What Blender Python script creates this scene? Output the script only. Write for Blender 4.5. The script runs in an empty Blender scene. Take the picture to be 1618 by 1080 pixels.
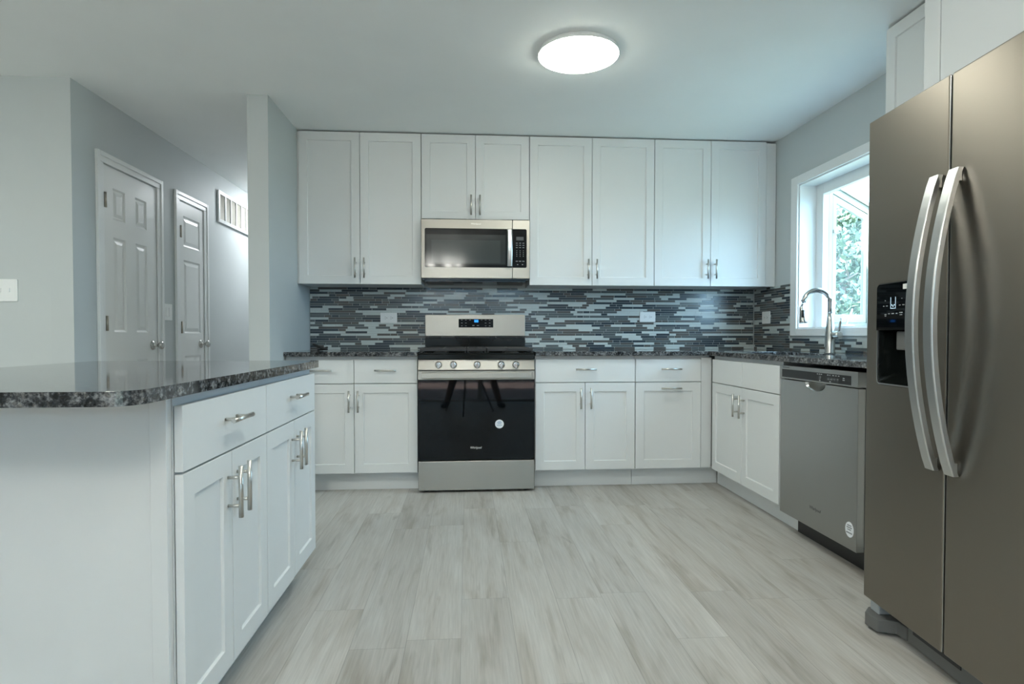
import bpy, bmesh, math, random
from mathutils import Vector, Matrix
random.seed(7)
C = bpy.context.scene.collection
PI = math.pi

# ------------------------------------------------------------------ camera
cam = bpy.data.cameras.new('camera')
cam.sensor_width = 36.0
cam.lens = 948.3 / 1618 * 36.0
cam.shift_y = 11.0 / 1618
cam.clip_start = 0.05
co = bpy.data.objects.new('camera', cam)
C.objects.link(co)
co.location = (0, 0, 1.0214)
co.rotation_euler = (PI / 2 - 0.022, 0, -0.0741)
bpy.context.scene.camera = co

# ------------------------------------------------------------------ world, light, exposure
w = bpy.data.worlds.new('sky'); bpy.context.scene.world = w
w.use_nodes = True
_bg = w.node_tree.nodes['Background']
_bg.inputs[0].default_value = (0.46, 0.74, 1.0, 1)
_bg.inputs[1].default_value = 3.5
vs = bpy.context.scene.view_settings
vs.view_transform = 'Standard'; vs.look = 'None'; vs.gamma = 1.0; vs.use_curve_mapping = False
vs.exposure = 2.0
LAMP = 8.0          # radiance of the kitchen ceiling light's diffuser
HALL = 17.0          # radiance of the hallway ceiling light's diffuser
BULB = 50.0         # radiance of the chandelier bulbs behind the camera

sun = bpy.data.lights.new('sun', 'SUN'); sun.energy = 7.0; sun.angle = 0.01; sun.color = (1.0, 0.95, 0.88)
so_ = bpy.data.objects.new('sun', sun); C.objects.link(so_); so_.location = (-6, -12, 20)
so_.rotation_euler = Vector((0.25, 0.42, -1.0)).to_track_quat('-Z', 'Y').to_euler()

def portal(name, loc, rot, sx, sy):                # marks a window opening for the sampler
    l = bpy.data.lights.new(name, 'AREA'); l.shape = 'RECTANGLE'; l.size = sx; l.size_y = sy
    l.cycles.is_portal = True
    o = bpy.data.objects.new(name, l); C.objects.link(o); o.location = loc; o.rotation_euler = rot
portal('patio_daylight', (0.2, -1.66, 1.05), (PI/2, 0, 0), 2.4, 2.1)
portal('window_daylight', (2.80, 3.36, 1.5), (0, PI/2, 0), 1.2, 1.3)

# ------------------------------------------------------------------ materials
def nt(name):
    m = bpy.data.materials.new(name); m.use_nodes = True
    n = m.node_tree; return m, n, n.nodes['Principled BSDF']
def N(n, t, **k):
    x = n.nodes.new(t)
    for a, b in k.items(): setattr(x, a, b)
    return x
def L(n, a, b): n.links.new(a, b)
def ramp(n, stops, interp='LINEAR'):
    r = N(n, 'ShaderNodeValToRGB'); r.color_ramp.interpolation = interp
    e = r.color_ramp.elements
    while len(e) < len(stops): e.new(0.5)
    for q, (p, c) in zip(e, stops): q.position = p; q.color = (*c, 1)
    return r
def mth(n, op, a, b=None, c=None):
    x = N(n, 'ShaderNodeMath', operation=op)
    for i, v in enumerate((a, b, c)):
        if v is None: continue
        if isinstance(v, (int, float)): x.inputs[i].default_value = v
        else: L(n, v, x.inputs[i])
    return x.outputs[0]
def paint(name, col, rough=0.5, bump=0.0, scale=400, var=0.015, metal=0.0, spec=0.5):
    m, n, p = nt(name)
    tc = N(n, 'ShaderNodeTexCoord')
    no = N(n, 'ShaderNodeTexNoise'); no.inputs['Scale'].default_value = 2.3; no.inputs['Detail'].default_value = 3
    L(n, tc.outputs['Object'], no.inputs['Vector'])
    r = ramp(n, [(0.3, tuple(c*(1-var) for c in col)), (0.7, tuple(min(1, c*(1+var)) for c in col))])
    L(n, no.outputs['Fac'], r.inputs[0]); L(n, r.outputs[0], p.inputs['Base Color'])
    p.inputs['Roughness'].default_value = rough; p.inputs['Metallic'].default_value = metal
    p.inputs['Specular IOR Level'].default_value = spec
    if bump:
        n2 = N(n, 'ShaderNodeTexNoise'); n2.inputs['Scale'].default_value = scale
        L(n, tc.outputs['Object'], n2.inputs['Vector'])
        b = N(n, 'ShaderNodeBump'); b.inputs['Strength'].default_value = bump; b.inputs['Distance'].default_value = 0.001
        L(n, n2.outputs['Fac'], b.inputs['Height']); L(n, b.outputs[0], p.inputs['Normal'])
    return m
def steel(name, col, rough, axis='x', amp=0.06, aniso=0.7):
    m, n, p = nt(name)
    tc = N(n, 'ShaderNodeTexCoord'); mp = N(n, 'ShaderNodeMapping')
    s = {'x': (3, 300, 900), 'z': (900, 300, 3)}[axis]
    mp.inputs['Scale'].default_value = s
    no = N(n, 'ShaderNodeTexNoise'); no.inputs['Scale'].default_value = 1.0; no.inputs['Detail'].default_value = 2
    L(n, tc.outputs['Object'], mp.inputs['Vector']); L(n, mp.outputs[0], no.inputs['Vector'])
    r = mth(n, 'MULTIPLY_ADD', no.outputs['Fac'], amp, rough - amp/2); L(n, r, p.inputs['Roughness'])
    p.inputs['Base Color'].default_value = (*col, 1); p.inputs['Metallic'].default_value = 1
    p.inputs['Anisotropic'].default_value = aniso; p.inputs['Anisotropic Rotation'].default_value = 0.25
    tg = N(n, 'ShaderNodeTangent', direction_type='RADIAL', axis='Z'); L(n, tg.outputs[0], p.inputs['Tangent'])
    return m
def emit(name, col, s):
    m, n, p = nt(name); p.inputs['Base Color'].default_value = (*col, 1)
    p.inputs['Emission Color'].default_value = (*col, 1); p.inputs['Emission Strength'].default_value = s
    return m
def pane_mat(name, tint=(1, 1, 1), gloss=0.06):
    m, n, p = nt(name); n.nodes.remove(p)
    t = N(n, 'ShaderNodeBsdfTransparent'); t.inputs[0].default_value = (*tint, 1)
    g = N(n, 'ShaderNodeBsdfGlossy'); g.inputs['Roughness'].default_value = 0.02
    x = N(n, 'ShaderNodeMixShader'); f = N(n, 'ShaderNodeFresnel'); f.inputs[0].default_value = 1.4
    geo = N(n, 'ShaderNodeNewGeometry'); L(n, mth(n, 'MULTIPLY', f.outputs[0], mth(n, 'SUBTRACT', 1.0, geo.outputs['Backfacing'])), x.inputs[0]); L(n, t.outputs[0], x.inputs[1]); L(n, g.outputs[0], x.inputs[2])
    L(n, x.outputs[0], n.nodes['Material Output'].inputs[0]); return m

M = {}
M['wall'] = paint('wall_paint', (0.53, 0.57, 0.575), 0.6, 0.25)
M['ceiling'] = paint('ceiling_paint', (0.90, 0.925, 0.925), 0.75, 0.2)
M['cab'] = paint('cabinet_white', (0.74, 0.76, 0.76), 0.48, 0.03, 60, spec=0.35)
M['cabin'] = paint('cabinet_carcass', (0.67, 0.69, 0.70), 0.4)
M['trim'] = paint('trim_white', (0.80, 0.82, 0.82), 0.35, 0.05, 80)
M['door'] = paint('door_white', (0.78, 0.80, 0.79), 0.35, 0.08, 120)
M['vinyl'] = paint('vinyl_frame', (0.40, 0.41, 0.36), 0.35)
M['steel'] = steel('brushed_steel', (0.36, 0.345, 0.31), 0.34)
M['steelv'] = steel('dishwasher_steel', (0.42, 0.415, 0.395), 0.36, 'z')
M['fridge'] = steel('fridge_steel', (0.275, 0.242, 0.205), 0.38, 'x', 0.05)
M['handle'] = steel('satin_nickel', (0.60, 0.585, 0.55), 0.28, 'z', 0.06, 0.0)
M['fhandle'] = steel('fridge_handle_steel', (0.60, 0.60, 0.59), 0.30, 'z', 0.06, 0.0)
M['chrome'] = paint('chrome', (0.58, 0.58, 0.57), 0.16, metal=1.0, var=0.0)
M['nickel'] = paint('brushed_nickel', (0.55, 0.55, 0.53), 0.25, metal=1.0, var=0.01)
M['hinge'] = paint('hinge_metal', (0.42, 0.39, 0.33), 0.35, metal=1.0)
M['glass_black'] = paint('black_glass', (0.003, 0.004, 0.005), 0.03, var=0.0, spec=0.25)
M['mwglass'] = paint('microwave_glass', (0.008, 0.009, 0.010), 0.08, var=0.0, spec=0.2)
M['mwscreen'] = paint('microwave_screen', (0.028, 0.033, 0.033), 0.12, var=0.0, spec=0.3)
M['mwscreen2'] = paint('microwave_screen_inner', (0.045, 0.055, 0.055), 0.12, var=0.0, spec=0.3)
M['black'] = paint('black_enamel', (0.006, 0.0075, 0.007), 0.12, var=0.02, spec=0.25)
M['iron'] = paint('cast_iron', (0.020, 0.021, 0.022), 0.45, 0.3, 300)
M['plastic'] = paint('black_plastic', (0.012, 0.012, 0.012), 0.4)
M['grey_plastic'] = paint('grey_plastic', (0.13, 0.13, 0.125), 0.45)
M['white_plastic'] = paint('white_plastic', (0.82, 0.84, 0.84), 0.3)
M['slot'] = paint('socket_slot', (0.03, 0.03, 0.03), 0.6)
M['print'] = paint('printed_grey', (0.42, 0.44, 0.45), 0.5)
M['dimprint'] = paint('printed_dim_grey', (0.16, 0.17, 0.18), 0.5)
M['logo'] = paint('logo_silver', (0.75, 0.75, 0.73), 0.35)
M['darklogo'] = paint('logo_dark', (0.12, 0.12, 0.12), 0.35)
M['sticker'] = paint('sticker_white', (0.80, 0.82, 0.85), 0.4)
M['blueprint'] = paint('sticker_blue_print', (0.10, 0.25, 0.45), 0.5)
M['lcd'] = emit('clock_blue', (0.02, 0.25, 0.9), 0.30)
M['pale'] = emit('dispenser_icons', (0.55, 0.75, 0.9), 0.12)
M['greyscreen'] = paint('display_grey', (0.10, 0.105, 0.11), 0.2)
M['lampglow'] = emit('diffuser_glow', (0.94, 0.96, 0.86), LAMP)
M['hallglow'] = emit('hall_diffuser_glow', (0.93, 0.97, 1.0), HALL)
M['dininglow'] = emit('dining_diffuser_glow', (0.93, 0.96, 0.88), 36.0)  # glow of the added fill light on the dining side
M['rearglow'] = emit('rear_diffuser_glow', (0.94, 0.97, 0.89), 8.5)  # glow of the added fill light nearer the camera
M['bulb'] = emit('bulb_glow', (0.97, 0.96, 0.88), BULB)
M['pane'] = pane_mat('window_pane', (0.97, 1.0, 1.0))
M['vent'] = paint('vent_louver', (0.52, 0.50, 0.43), 0.5)
M['ventdark'] = paint('vent_depth', (0.34, 0.32, 0.27), 0.7)
M['grout'] = paint('grout', (0.48, 0.51, 0.51), 0.8)
M['t_light'] = paint('tile_pale_glass', (0.54, 0.60, 0.595), 0.2)
M['t_mid'] = paint('tile_steel_grey', (0.105, 0.125, 0.13), 0.16)
M['t_dark'] = paint('tile_navy_slate', (0.04, 0.055, 0.07), 0.14)
M['t_brown'] = paint('tile_taupe', (0.10, 0.095, 0.09), 0.2)
M['leaf'] = paint('leaf_green', (0.075, 0.115, 0.065), 0.5, var=0.3)
M['bark'] = paint('bark', (0.16, 0.12, 0.09), 0.9, 0.6, 30)
M['siding'] = paint('siding_greige', (0.16, 0.16, 0.155), 0.6)
M['roof'] = paint('roof_shingle', (0.05, 0.065, 0.08), 0.9, 0.5, 40)
M['grass'] = paint('lawn_green', (0.15, 0.17, 0.12), 0.9, 0.8, 60, 0.3)
M['deck'] = paint('patio_red', (0.42, 0.27, 0.23), 0.8, 0.5, 30, 0.25)
M['concrete'] = paint('pale_concrete', (0.50, 0.50, 0.49), 0.8, 0.4, 20, 0.08)
M['fencewood'] = paint('fence_wood', (0.22, 0.15, 0.10), 0.8, 0.4, 25, 0.15)
M['skin'] = paint('skin', (0.36, 0.21, 0.15), 0.5)
M['cloth'] = paint('dark_cloth', (0.02, 0.022, 0.03), 0.9)
M['shirt'] = paint('grey_cloth', (0.10, 0.11, 0.13), 0.9)

def granite():
    m, n, p = nt('granite')
    tc = N(n, 'ShaderNodeTexCoord')
    a = N(n, 'ShaderNodeTexNoise'); a.inputs['Scale'].default_value = 120; a.inputs['Detail'].default_value = 5; a.inputs['Roughness'].default_value = 0.65
    b = N(n, 'ShaderNodeTexNoise'); b.inputs['Scale'].default_value = 33; b.inputs['Detail'].default_value = 3
    v = N(n, 'ShaderNodeTexVoronoi'); v.inputs['Scale'].default_value = 130
    for x in (a, b, v): L(n, tc.outputs['Object'], x.inputs['Vector'])
    r = ramp(n, [(0.38, (0.010, 0.011, 0.013)), (0.48, (0.045, 0.049, 0.054)), (0.55, (0.14, 0.147, 0.153)), (0.68, (0.31, 0.315, 0.32))])
    s = mth(n, 'MULTIPLY_ADD', b.outputs['Fac'], 0.5, mth(n, 'MULTIPLY', a.outputs['Fac'], 0.75))
    L(n, mth(n, 'SUBTRACT', s, 0.125), r.inputs[0])
    rv = ramp(n, [(0.0, (0.55, 0.52, 0.48)), (0.5, (1, 1, 1)), (1, (1.0, 1.0, 1.0))])
    sp = N(n, 'ShaderNodeSeparateColor'); L(n, v.outputs['Color'], sp.inputs[0]); L(n, sp.outputs[0], rv.inputs[0])
    mx = N(n, 'ShaderNodeMix', data_type='RGBA', blend_type='MULTIPLY'); mx.inputs[0].default_value = 1
    L(n, r.outputs[0], mx.inputs[6]); L(n, rv.outputs[0], mx.inputs[7]); L(n, mx.outputs[2], p.inputs['Base Color'])
    p.inputs['Roughness'].default_value = 0.06
    return m
M['granite'] = granite()

def planks():
    m, n, p = nt('vinyl_planks')
    tc = N(n, 'ShaderNodeTexCoord'); sp = N(n, 'ShaderNodeSeparateXYZ'); L(n, tc.outputs['Object'], sp.inputs[0])
    W, LEN = 0.182, 1.22
    xr = mth(n, 'DIVIDE', sp.outputs[0], W); row = mth(n, 'FLOOR', xr)
    wn = N(n, 'ShaderNodeTexWhiteNoise', noise_dimensions='1D'); L(n, row, wn.inputs['W'])
    yr = mth(n, 'ADD', mth(n, 'DIVIDE', sp.outputs[1], LEN), mth(n, 'MULTIPLY', wn.outputs['Value'], 7.3))
    col = mth(n, 'FLOOR', yr)
    cb = N(n, 'ShaderNodeCombineXYZ'); L(n, row, cb.inputs[0]); L(n, col, cb.inputs[1])
    wid = N(n, 'ShaderNodeTexWhiteNoise', noise_dimensions='3D'); L(n, cb.outputs[0], wid.inputs['Vector'])
    idv = wid.outputs['Value']
    # grain, stretched along the plank and different on each one
    def grain(sx, sy, det, rough, dist=0.0):
        g = N(n, 'ShaderNodeCombineXYZ')
        L(n, mth(n, 'MULTIPLY', sp.outputs[0], sx), g.inputs[0]); L(n, mth(n, 'MULTIPLY', sp.outputs[1], sy), g.inputs[1])
        L(n, mth(n, 'MULTIPLY', idv, 60.0), g.inputs[2])
        q = N(n, 'ShaderNodeTexNoise'); q.inputs['Scale'].default_value = 1; q.inputs['Detail'].default_value = det
        q.inputs['Roughness'].default_value = rough; q.inputs['Distortion'].default_value = dist
        L(n, g.outputs[0], q.inputs['Vector']); return q.outputs['Fac']
    broad = grain(13, 1.6, 3, 0.55, 0.6); fine = grain(150, 5, 4, 0.6); spots = grain(22, 2.6, 2, 0.5, 0.8)
    r1 = ramp(n, [(0.30, (0.375, 0.345, 0.30)), (0.47, (0.485, 0.465, 0.43)), (0.70, (0.54, 0.53, 0.50))]); L(n, broad, r1.inputs[0])
    r2 = ramp(n, [(0.3, (0.86, 0.86, 0.86)), (0.65, (1.04, 1.04, 1.04))]); L(n, fine, r2.inputs[0])
    r3 = ramp(n, [(0.24, (0.78, 0.765, 0.75)), (0.38, (1, 1, 1))]); L(n, spots, r3.inputs[0])
    tone = mth(n, 'MULTIPLY_ADD', idv, 0.16, 0.92)
    fx = mth(n, 'FRACT', xr); fy = mth(n, 'FRACT', yr)
    ex = mth(n, 'LESS_THAN', mth(n, 'MINIMUM', fx, mth(n, 'SUBTRACT', 1.0, fx)), 0.006)
    ey = mth(n, 'LESS_THAN', mth(n, 'MINIMUM', fy, mth(n, 'SUBTRACT', 1.0, fy)), 0.0009)
    seam = mth(n, 'MAXIMUM', ex, ey)
    tone2 = mth(n, 'MULTIPLY', tone, mth(n, 'MULTIPLY_ADD', seam, -0.28, 1.0))
    def mul(a, b):
        x = N(n, 'ShaderNodeMix', data_type='RGBA', blend_type='MULTIPLY'); x.inputs[0].default_value = 1
        L(n, a, x.inputs[6]); L(n, b, x.inputs[7]); return x.outputs[2]
    cc = mul(mul(mul(r1.outputs[0], r2.outputs[0]), r3.outputs[0]), tone2)
    L(n, cc, p.inputs['Base Color']); p.inputs['Roughness'].default_value = 0.42
    p.inputs['Specular IOR Level'].default_value = 0.35
    bp = N(n, 'ShaderNodeBump'); bp.inputs['Strength'].default_value = 0.12; bp.inputs['Distance'].default_value = 0.002
    L(n, fine, bp.inputs['Height']); L(n, bp.outputs[0], p.inputs['Normal'])
    return m
M['floor'] = planks()

# ------------------------------------------------------------------ helpers
def box(bm, x0, x1, y0, y1, z0, z1):
    v = [bm.verts.new(p) for p in ((x0,y0,z0),(x1,y0,z0),(x1,y1,z0),(x0,y1,z0),(x0,y0,z1),(x1,y0,z1),(x1,y1,z1),(x0,y1,z1))]
    for f in ((3,2,1,0),(4,5,6,7),(0,1,5,4),(1,2,6,5),(2,3,7,6),(3,0,4,7)): bm.faces.new([v[i] for i in f])
def BX(*a): bm = bmesh.new(); box(bm, *a); return bm
def tube(bm, pts, rad, seg=14, cap=True, flat=None):
    """round (or elliptical: flat=(vector, factor)) tube through pts"""
    pts = [Vector(p) for p in pts]; rings = []
    for i, p in enumerate(pts):
        d = (pts[min(i+1, len(pts)-1)] - pts[max(i-1, 0)]).normalized()
        up = Vector((0, 0, 1)) if abs(d.z) < 0.9 else Vector((0, 1, 0))
        a = d.cross(up).normalized(); b = a.cross(d).normalized()
        r = rad[i] if isinstance(rad, (list, tuple)) else rad
        rings.append([bm.verts.new(p + a*math.cos(t)*r + b*math.sin(t)*r) for t in [2*PI*k/seg for k in range(seg)]])
    for i in range(len(rings)-1):
        for k in range(seg):
            f = bm.faces.new((rings[i][k], rings[i][(k+1)%seg], rings[i+1][(k+1)%seg], rings[i+1][k])); f.smooth = True
    if cap:
        bm.faces.new(rings[0]); bm.faces.new(rings[-1][::-1])
def lathe(bm, prof, axis='z', center=(0, 0, 0), seg=40):
    """prof: list of (radius, height along axis)"""
    c = Vector(center); rings = []
    for r, h in prof:
        ring = []
        for k in range(seg):
            t = 2*PI*k/seg; a, b = r*math.cos(t), r*math.sin(t)
            q = {'z': (a, b, h), 'y': (a, h, b), 'x': (h, a, b)}[axis]
            ring.append(bm.verts.new(c + Vector(q)))
        rings.append(ring)
    for i in range(len(rings)-1):
        for k in range(seg):
            f = bm.faces.new((rings[i][k], rings[i][(k+1)%seg], rings[i+1][(k+1)%seg], rings[i+1][k])); f.smooth = True
    bm.faces.new(rings[0]); bm.faces.new(rings[-1])
def slab(bm, outer, holes, z0, z1):
    """horizontal slab from outlines (with holes)"""
    es = []; allv = []
    for lp in [outer] + holes:
        vs_ = [bm.verts.new((x, y, z1)) for x, y in lp]; allv.append(vs_)
        es += [bm.edges.new((vs_[i], vs_[(i+1) % len(vs_)])) for i in range(len(vs_))]
    bmesh.ops.triangle_fill(bm, use_beauty=True, use_dissolve=False, edges=es)
    top = list(bm.faces)
    low = {}
    for lp in allv:
        for v in lp: low[v] = bm.verts.new((v.co.x, v.co.y, z0))
    for f in top: bm.faces.new([low[v] for v in reversed(f.verts)])
    for lp in allv:
        for i in range(len(lp)):
            a, b = lp[i], lp[(i+1) % len(lp)]
            bm.faces.new((a, b, low[b], low[a]))
def rrect(x0, x1, z0, z1, r, n=5):
    pts = []
    for cx, cz, a0 in ((x1-r, z1-r, 0), (x0+r, z1-r, PI/2), (x0+r, z0+r, PI), (x1-r, z0+r, 1.5*PI)):
        for k in range(n+1):
            t = a0 + k*PI/2/n; pts.append((cx + r*math.cos(t), cz + r*math.sin(t)))
    return pts
def plate(bm, pts, y0, y1):
    """plate standing in the xz plane, front at y0, back at y1"""
    f = [bm.verts.new((x, y0, z)) for x, z in pts]; b = [bm.verts.new((x, y1, z)) for x, z in pts]
    bm.faces.new(f); bm.faces.new(b[::-1])
    for i in range(len(f)): j = (i+1) % len(f); bm.faces.new((f[i], f[j], b[j], b[i]))
def rplate(x0, x1, z0, z1, y0, y1, r=0.004):
    bm = bmesh.new(); plate(bm, rrect(x0, x1, z0, z1, r), y0, y1); return bm

FRAME = {}
def rootof(o):
    while o.parent: o = o.parent
    return o
def obj(name, bm, mat, parent=None, bevel=0.0, seg=2):
    """link one mesh; geometry is in the frame of its thing"""
    bmesh.ops.recalc_face_normals(bm, faces=bm.faces)
    if parent is None:                                   # origin at the base of the mesh
        xs = [v.co for v in bm.verts]
        lo = Vector([min(c[i] for c in xs) for i in range(3)]); hi = Vector([max(c[i] for c in xs) for i in range(3)])
        base = Vector(((lo.x+hi.x)/2, (lo.y+hi.y)/2, lo.z))
        bmesh.ops.translate(bm, verts=bm.verts, vec=-base)
    else:
        r = rootof(parent)
        if r.name in FRAME:                              # world coordinates given
            bmesh.ops.translate(bm, verts=bm.verts, vec=-Vector(FRAME[r.name]))
    me = bpy.data.meshes.new(name); bm.to_mesh(me); bm.free()
    o = bpy.data.objects.new(name, me); C.objects.link(o)
    for q in (mat if isinstance(mat, (list, tuple)) else [mat]): me.materials.append(M[q] if isinstance(q, str) else q)
    if parent is None: o.location = base
    else: o.parent = parent
    if bevel:
        b = o.modifiers.new('bevel', 'BEVEL'); b.width = bevel; b.segments = seg; b.limit_method = 'ANGLE'; b.angle_limit = 0.7
        b.harden_normals = False
    return o
def thing(name, label, cat, loc=(0, 0, 0), rotz=0.0, group=None, world=False):
    o = bpy.data.objects.new(name, None); C.objects.link(o); o.empty_display_size = 0.1
    o.location = loc; o.rotation_euler = (0, 0, rotz); o['label'] = label; o['category'] = cat
    if group: o['group'] = group
    if world: FRAME[o.name] = loc
    return o
def tag(o, label, cat, group=None, kind=None):
    o['label'] = label; o['category'] = cat
    if group: o['group'] = group
    if kind: o['kind'] = kind
    return o
def struct(name, bm, mat, bevel=0.0):
    o = obj(name, bm, mat, None, bevel); o['kind'] = 'structure'; FRAME[o.name] = tuple(o.location); return o
def text(name, s, size, mat, parent, loc, rotz=0.0, depth=0.0004, squeeze=1.0, shear=0.0):
    cu = bpy.data.curves.new(name, 'FONT'); cu.body = s; cu.size = size; cu.extrude = depth
    cu.align_x = 'CENTER'; cu.align_y = 'CENTER'; cu.shear = shear
    t = bpy.data.objects.new('tmp_text', cu); C.objects.link(t)
    dg = bpy.context.evaluated_depsgraph_get()
    me = bpy.data.meshes.new_from_object(t.evaluated_get(dg))
    bpy.data.objects.remove(t); me.name = name
    me.transform(Matrix.Translation(loc) @ Matrix.Rotation(rotz, 4, 'Z') @ Matrix.Rotation(PI/2, 4, 'X') @ Matrix.Diagonal((squeeze, 1, 1, 1)))
    r = rootof(parent)
    if r.name in FRAME: me.transform(Matrix.Translation(-Vector(FRAME[r.name])))
    me.materials.clear(); me.materials.append(M[mat])
    o = bpy.data.objects.new(name, me); C.objects.link(o); o.parent = parent
    return o

# ------------------------------------------------------------------ room shell
CE = 2.438; RW = 2.254; BW = 4.575
def wall_x(x0, x1, ya, yb, holes, top=CE):           # wall slab with thickness in x; holes = (y0, y1, z0, z1)
    bm = bmesh.new(); y = ya
    for h0, h1, z0, z1 in sorted(holes):
        if h0 > y: box(bm, x0, x1, y, h0, 0, top)
        if z0 > 0: box(bm, x0, x1, h0, h1, 0, z0)
        box(bm, x0, x1, h0, h1, z1, top); y = h1
    if yb > y: box(bm, x0, x1, y, yb, 0, top)
    return bm
def wall_y(y0, y1, xa, xb, holes, top=CE):
    bm = bmesh.new(); x = xa
    for h0, h1, z0, z1 in sorted(holes):
        if h0 > x: box(bm, x, h0, y0, y1, 0, top)
        if z0 > 0: box(bm, h0, h1, y0, y1, 0, z0)
        box(bm, h0, h1, y0, y1, z1, top); x = h1
    if xb > x: box(bm, x, xb, y0, y1, 0, top)
    return bm
struct('floor', BX(-4.65, 2.42, -1.65, 8.1, -0.1, 0), 'floor')
struct('ceiling', BX(-4.65, 2.42, -1.65, 8.1, CE, CE+0.12), 'ceiling')
struct('wall_back', BX(-1.17, 2.42, BW, BW+0.12, 0, CE), 'wall')
WY0, WY1, WZ0, WZ1 = 2.80, 3.95, 1.07, 2.047
struct('wall_right', wall_x(RW, 2.42, -1.5, BW, [(WY0, WY1, WZ0, WZ1)]), 'wall')
struct('wall_partition', BX(-1.29, -1.17, 3.66, 8.0, 0, CE), 'wall')
D1 = (3.772, 4.402, 0.0, 2.052); D2 = (4.721, 5.150, 0.0, 2.045)
LX = -2.175
struct('wall_left', wall_x(LX-0.12, LX, 3.5, 8.0, [D1, D2]), 'wall')
struct('wall_dining', BX(-4.5, LX-0.12, 3.5, 3.62, 0, CE), 'wall')
struct('wall_far_left', wall_x(-4.62, -4.5, -1.5, 3.62, []), 'wall')
struct('wall_front', wall_y(-1.62, -1.5, -4.62, 2.42, [(-1.0, 1.4, 0.0, 2.05)]), 'wall')
struct('wall_hall_end', BX(LX-0.12, -1.17, 8.0, 8.1, 0, CE), 'wall')
struct('baseboard_dining', BX(-4.5, LX, 3.486, 3.4995, 0, 0.09), 'trim', 0.004)
bb = bmesh.new()
for a, b in ((3.486, 3.70), (4.474, 4.64), (5.222, 8.0)): box(bb, LX+0.0005, LX+0.014, a, b, 0, 0.09)
struct('baseboard_left', bb, 'trim', 0.004)

# six-panel interior doors in the hallway wall
def panel_field(bm, y0, y1, z0, z1, x):            # raised moulded panel on a leaf whose face is at x (facing +x)
    def ring(a, b): # a,b: (inset, x)
        return None
    prof = [(0, x), (0.012, x-0.007), (0.020, x-0.007), (0.040, x-0.0015)]
    prev = None
    for ins, xx in prof:
        r = [bm.verts.new((xx, y, z)) for y, z in ((y0+ins, z0+ins), (y1-ins, z0+ins), (y1-ins, z1-ins), (y0+ins, z1-ins))]
        if prev:
            for k in range(4): bm.faces.new((prev[k], prev[(k+1) % 4], r[(k+1) % 4], r[k]))
        prev = r
    bm.faces.new(prev)
def room_door(name, D, panels, knob, hinges, casing):
    y0, y1, _, zt = D; xf = LX + 0.003; ya, yb = y0+0.014, y1-0.014; z0, z1 = 0.008, zt-0.012
    bm = bmesh.new()
    ys = sorted({ya, yb, *[p for q in panels for p in q[:2]]}); zs = sorted({z0, z1, *[p for q in panels for p in q[2:]]})
    for i in range(len(ys)-1):
        for j in range(len(zs)-1):
            cy, cz = (ys[i]+ys[i+1])/2, (zs[j]+zs[j+1])/2
            hit = [p for p in panels if p[0] < cy < p[1] and p[2] < cz < p[3]]
            if not hit: bm.faces.new([bm.verts.new((xf, y, z)) for y, z in ((ys[i], zs[j]), (ys[i+1], zs[j]), (ys[i+1], zs[j+1]), (ys[i], zs[j+1]))])
    for p in panels: panel_field(bm, *p, xf)
    bmesh.ops.remove_doubles(bm, verts=bm.verts, dist=0.0002)
    be = [e for e in bm.edges if e.is_boundary]
    ex = bmesh.ops.extrude_edge_only(bm, edges=be)
    for v in [g for g in ex['geom'] if isinstance(g, bmesh.types.BMVert)]: v.co.x -= 0.035
    box(bm, xf-0.036, xf-0.034, ya, yb, z0, z1)
    d = struct(name, bm, 'door')
    j = bmesh.new()                                  # jamb lining
    box(j, LX-0.119, LX-0.001, y0+0.0005, y0+0.012, 0.001, zt-0.0005); box(j, LX-0.119, LX-0.001, y1-0.012, y1-0.0005, 0.001, zt-0.0005)
    box(j, LX-0.119, LX-0.001, y0+0.012, y1-0.012, zt-0.010, zt-0.0005)
    obj('jamb', j, 'trim', d)
    c = bmesh.new(); cw = casing
    for a, b in ((y0-cw, y0+0.004), (y1-0.004, y1+cw)):
        box(c, LX+0.0005, LX+0.012, a, b, 0.001, zt+0.004)
    box(c, LX+0.0005, LX+0.012, y0-cw, y1+cw, zt+0.004, zt+cw)
    box(c, LX+0.012, LX+0.019, y0-cw, y0-cw+0.028, 0.001, zt+cw); box(c, LX+0.012, LX+0.019, y1+cw-0.028, y1+cw, 0.001, zt+cw)
    box(c, LX+0.012, LX+0.019, y0-cw+0.028, y1+cw-0.028, zt+cw-0.028, zt+cw)
    obj('casing', c, 'trim', d, 0.003)
    for hz in hinges:
        h = bmesh.new(); tube(h, [(xf+0.009, y0+0.016, hz-0.045), (xf+0.009, y0+0.016, hz+0.045)], 0.0075, 10)
        box(h, xf+0.0005, xf+0.004, y0+0.018, y0+0.036, hz-0.044, hz+0.044)
        obj('hinge', h, 'hinge', d)
    kz = knob; ky = yb - 0.062
    k = bmesh.new(); lathe(k, [(0.0, 0.0005), (0.033, 0.0005), (0.032, 0.006), (0.018, 0.012), (0.011, 0.016), (0.010, 0.034), (0.017, 0.042),
                               (0.026, 0.052), (0.0275, 0.060), (0.024, 0.068), (0.012, 0.074), (0.0, 0.075)], 'x', (xf, ky, kz), 28)
    obj('knob', k, 'nickel', d)
    return d
P1 = []
for a, b in ((3.878, 4.012), (4.128, 4.266)):
    P1 += [(a, b, 1.735, 1.928), (a, b, 1.044, 1.627), (a, b, 0.22, 0.865)]
room_door('door_1', D1, P1, 0.955, (1.838, 1.096, 0.30), 0.066)
P2 = [(4.797, 5.078, 1.708, 1.940), (4.797, 5.078, 1.040, 1.604), (4.797, 5.078, 0.865, 0.93), (4.797, 5.078, 0.22, 0.80)]
P2 = [(4.797, 5.078, 1.708, 1.940), (4.797, 5.078, 1.040, 1.604), (4.797, 5.078, 0.22, 0.865)]
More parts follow.
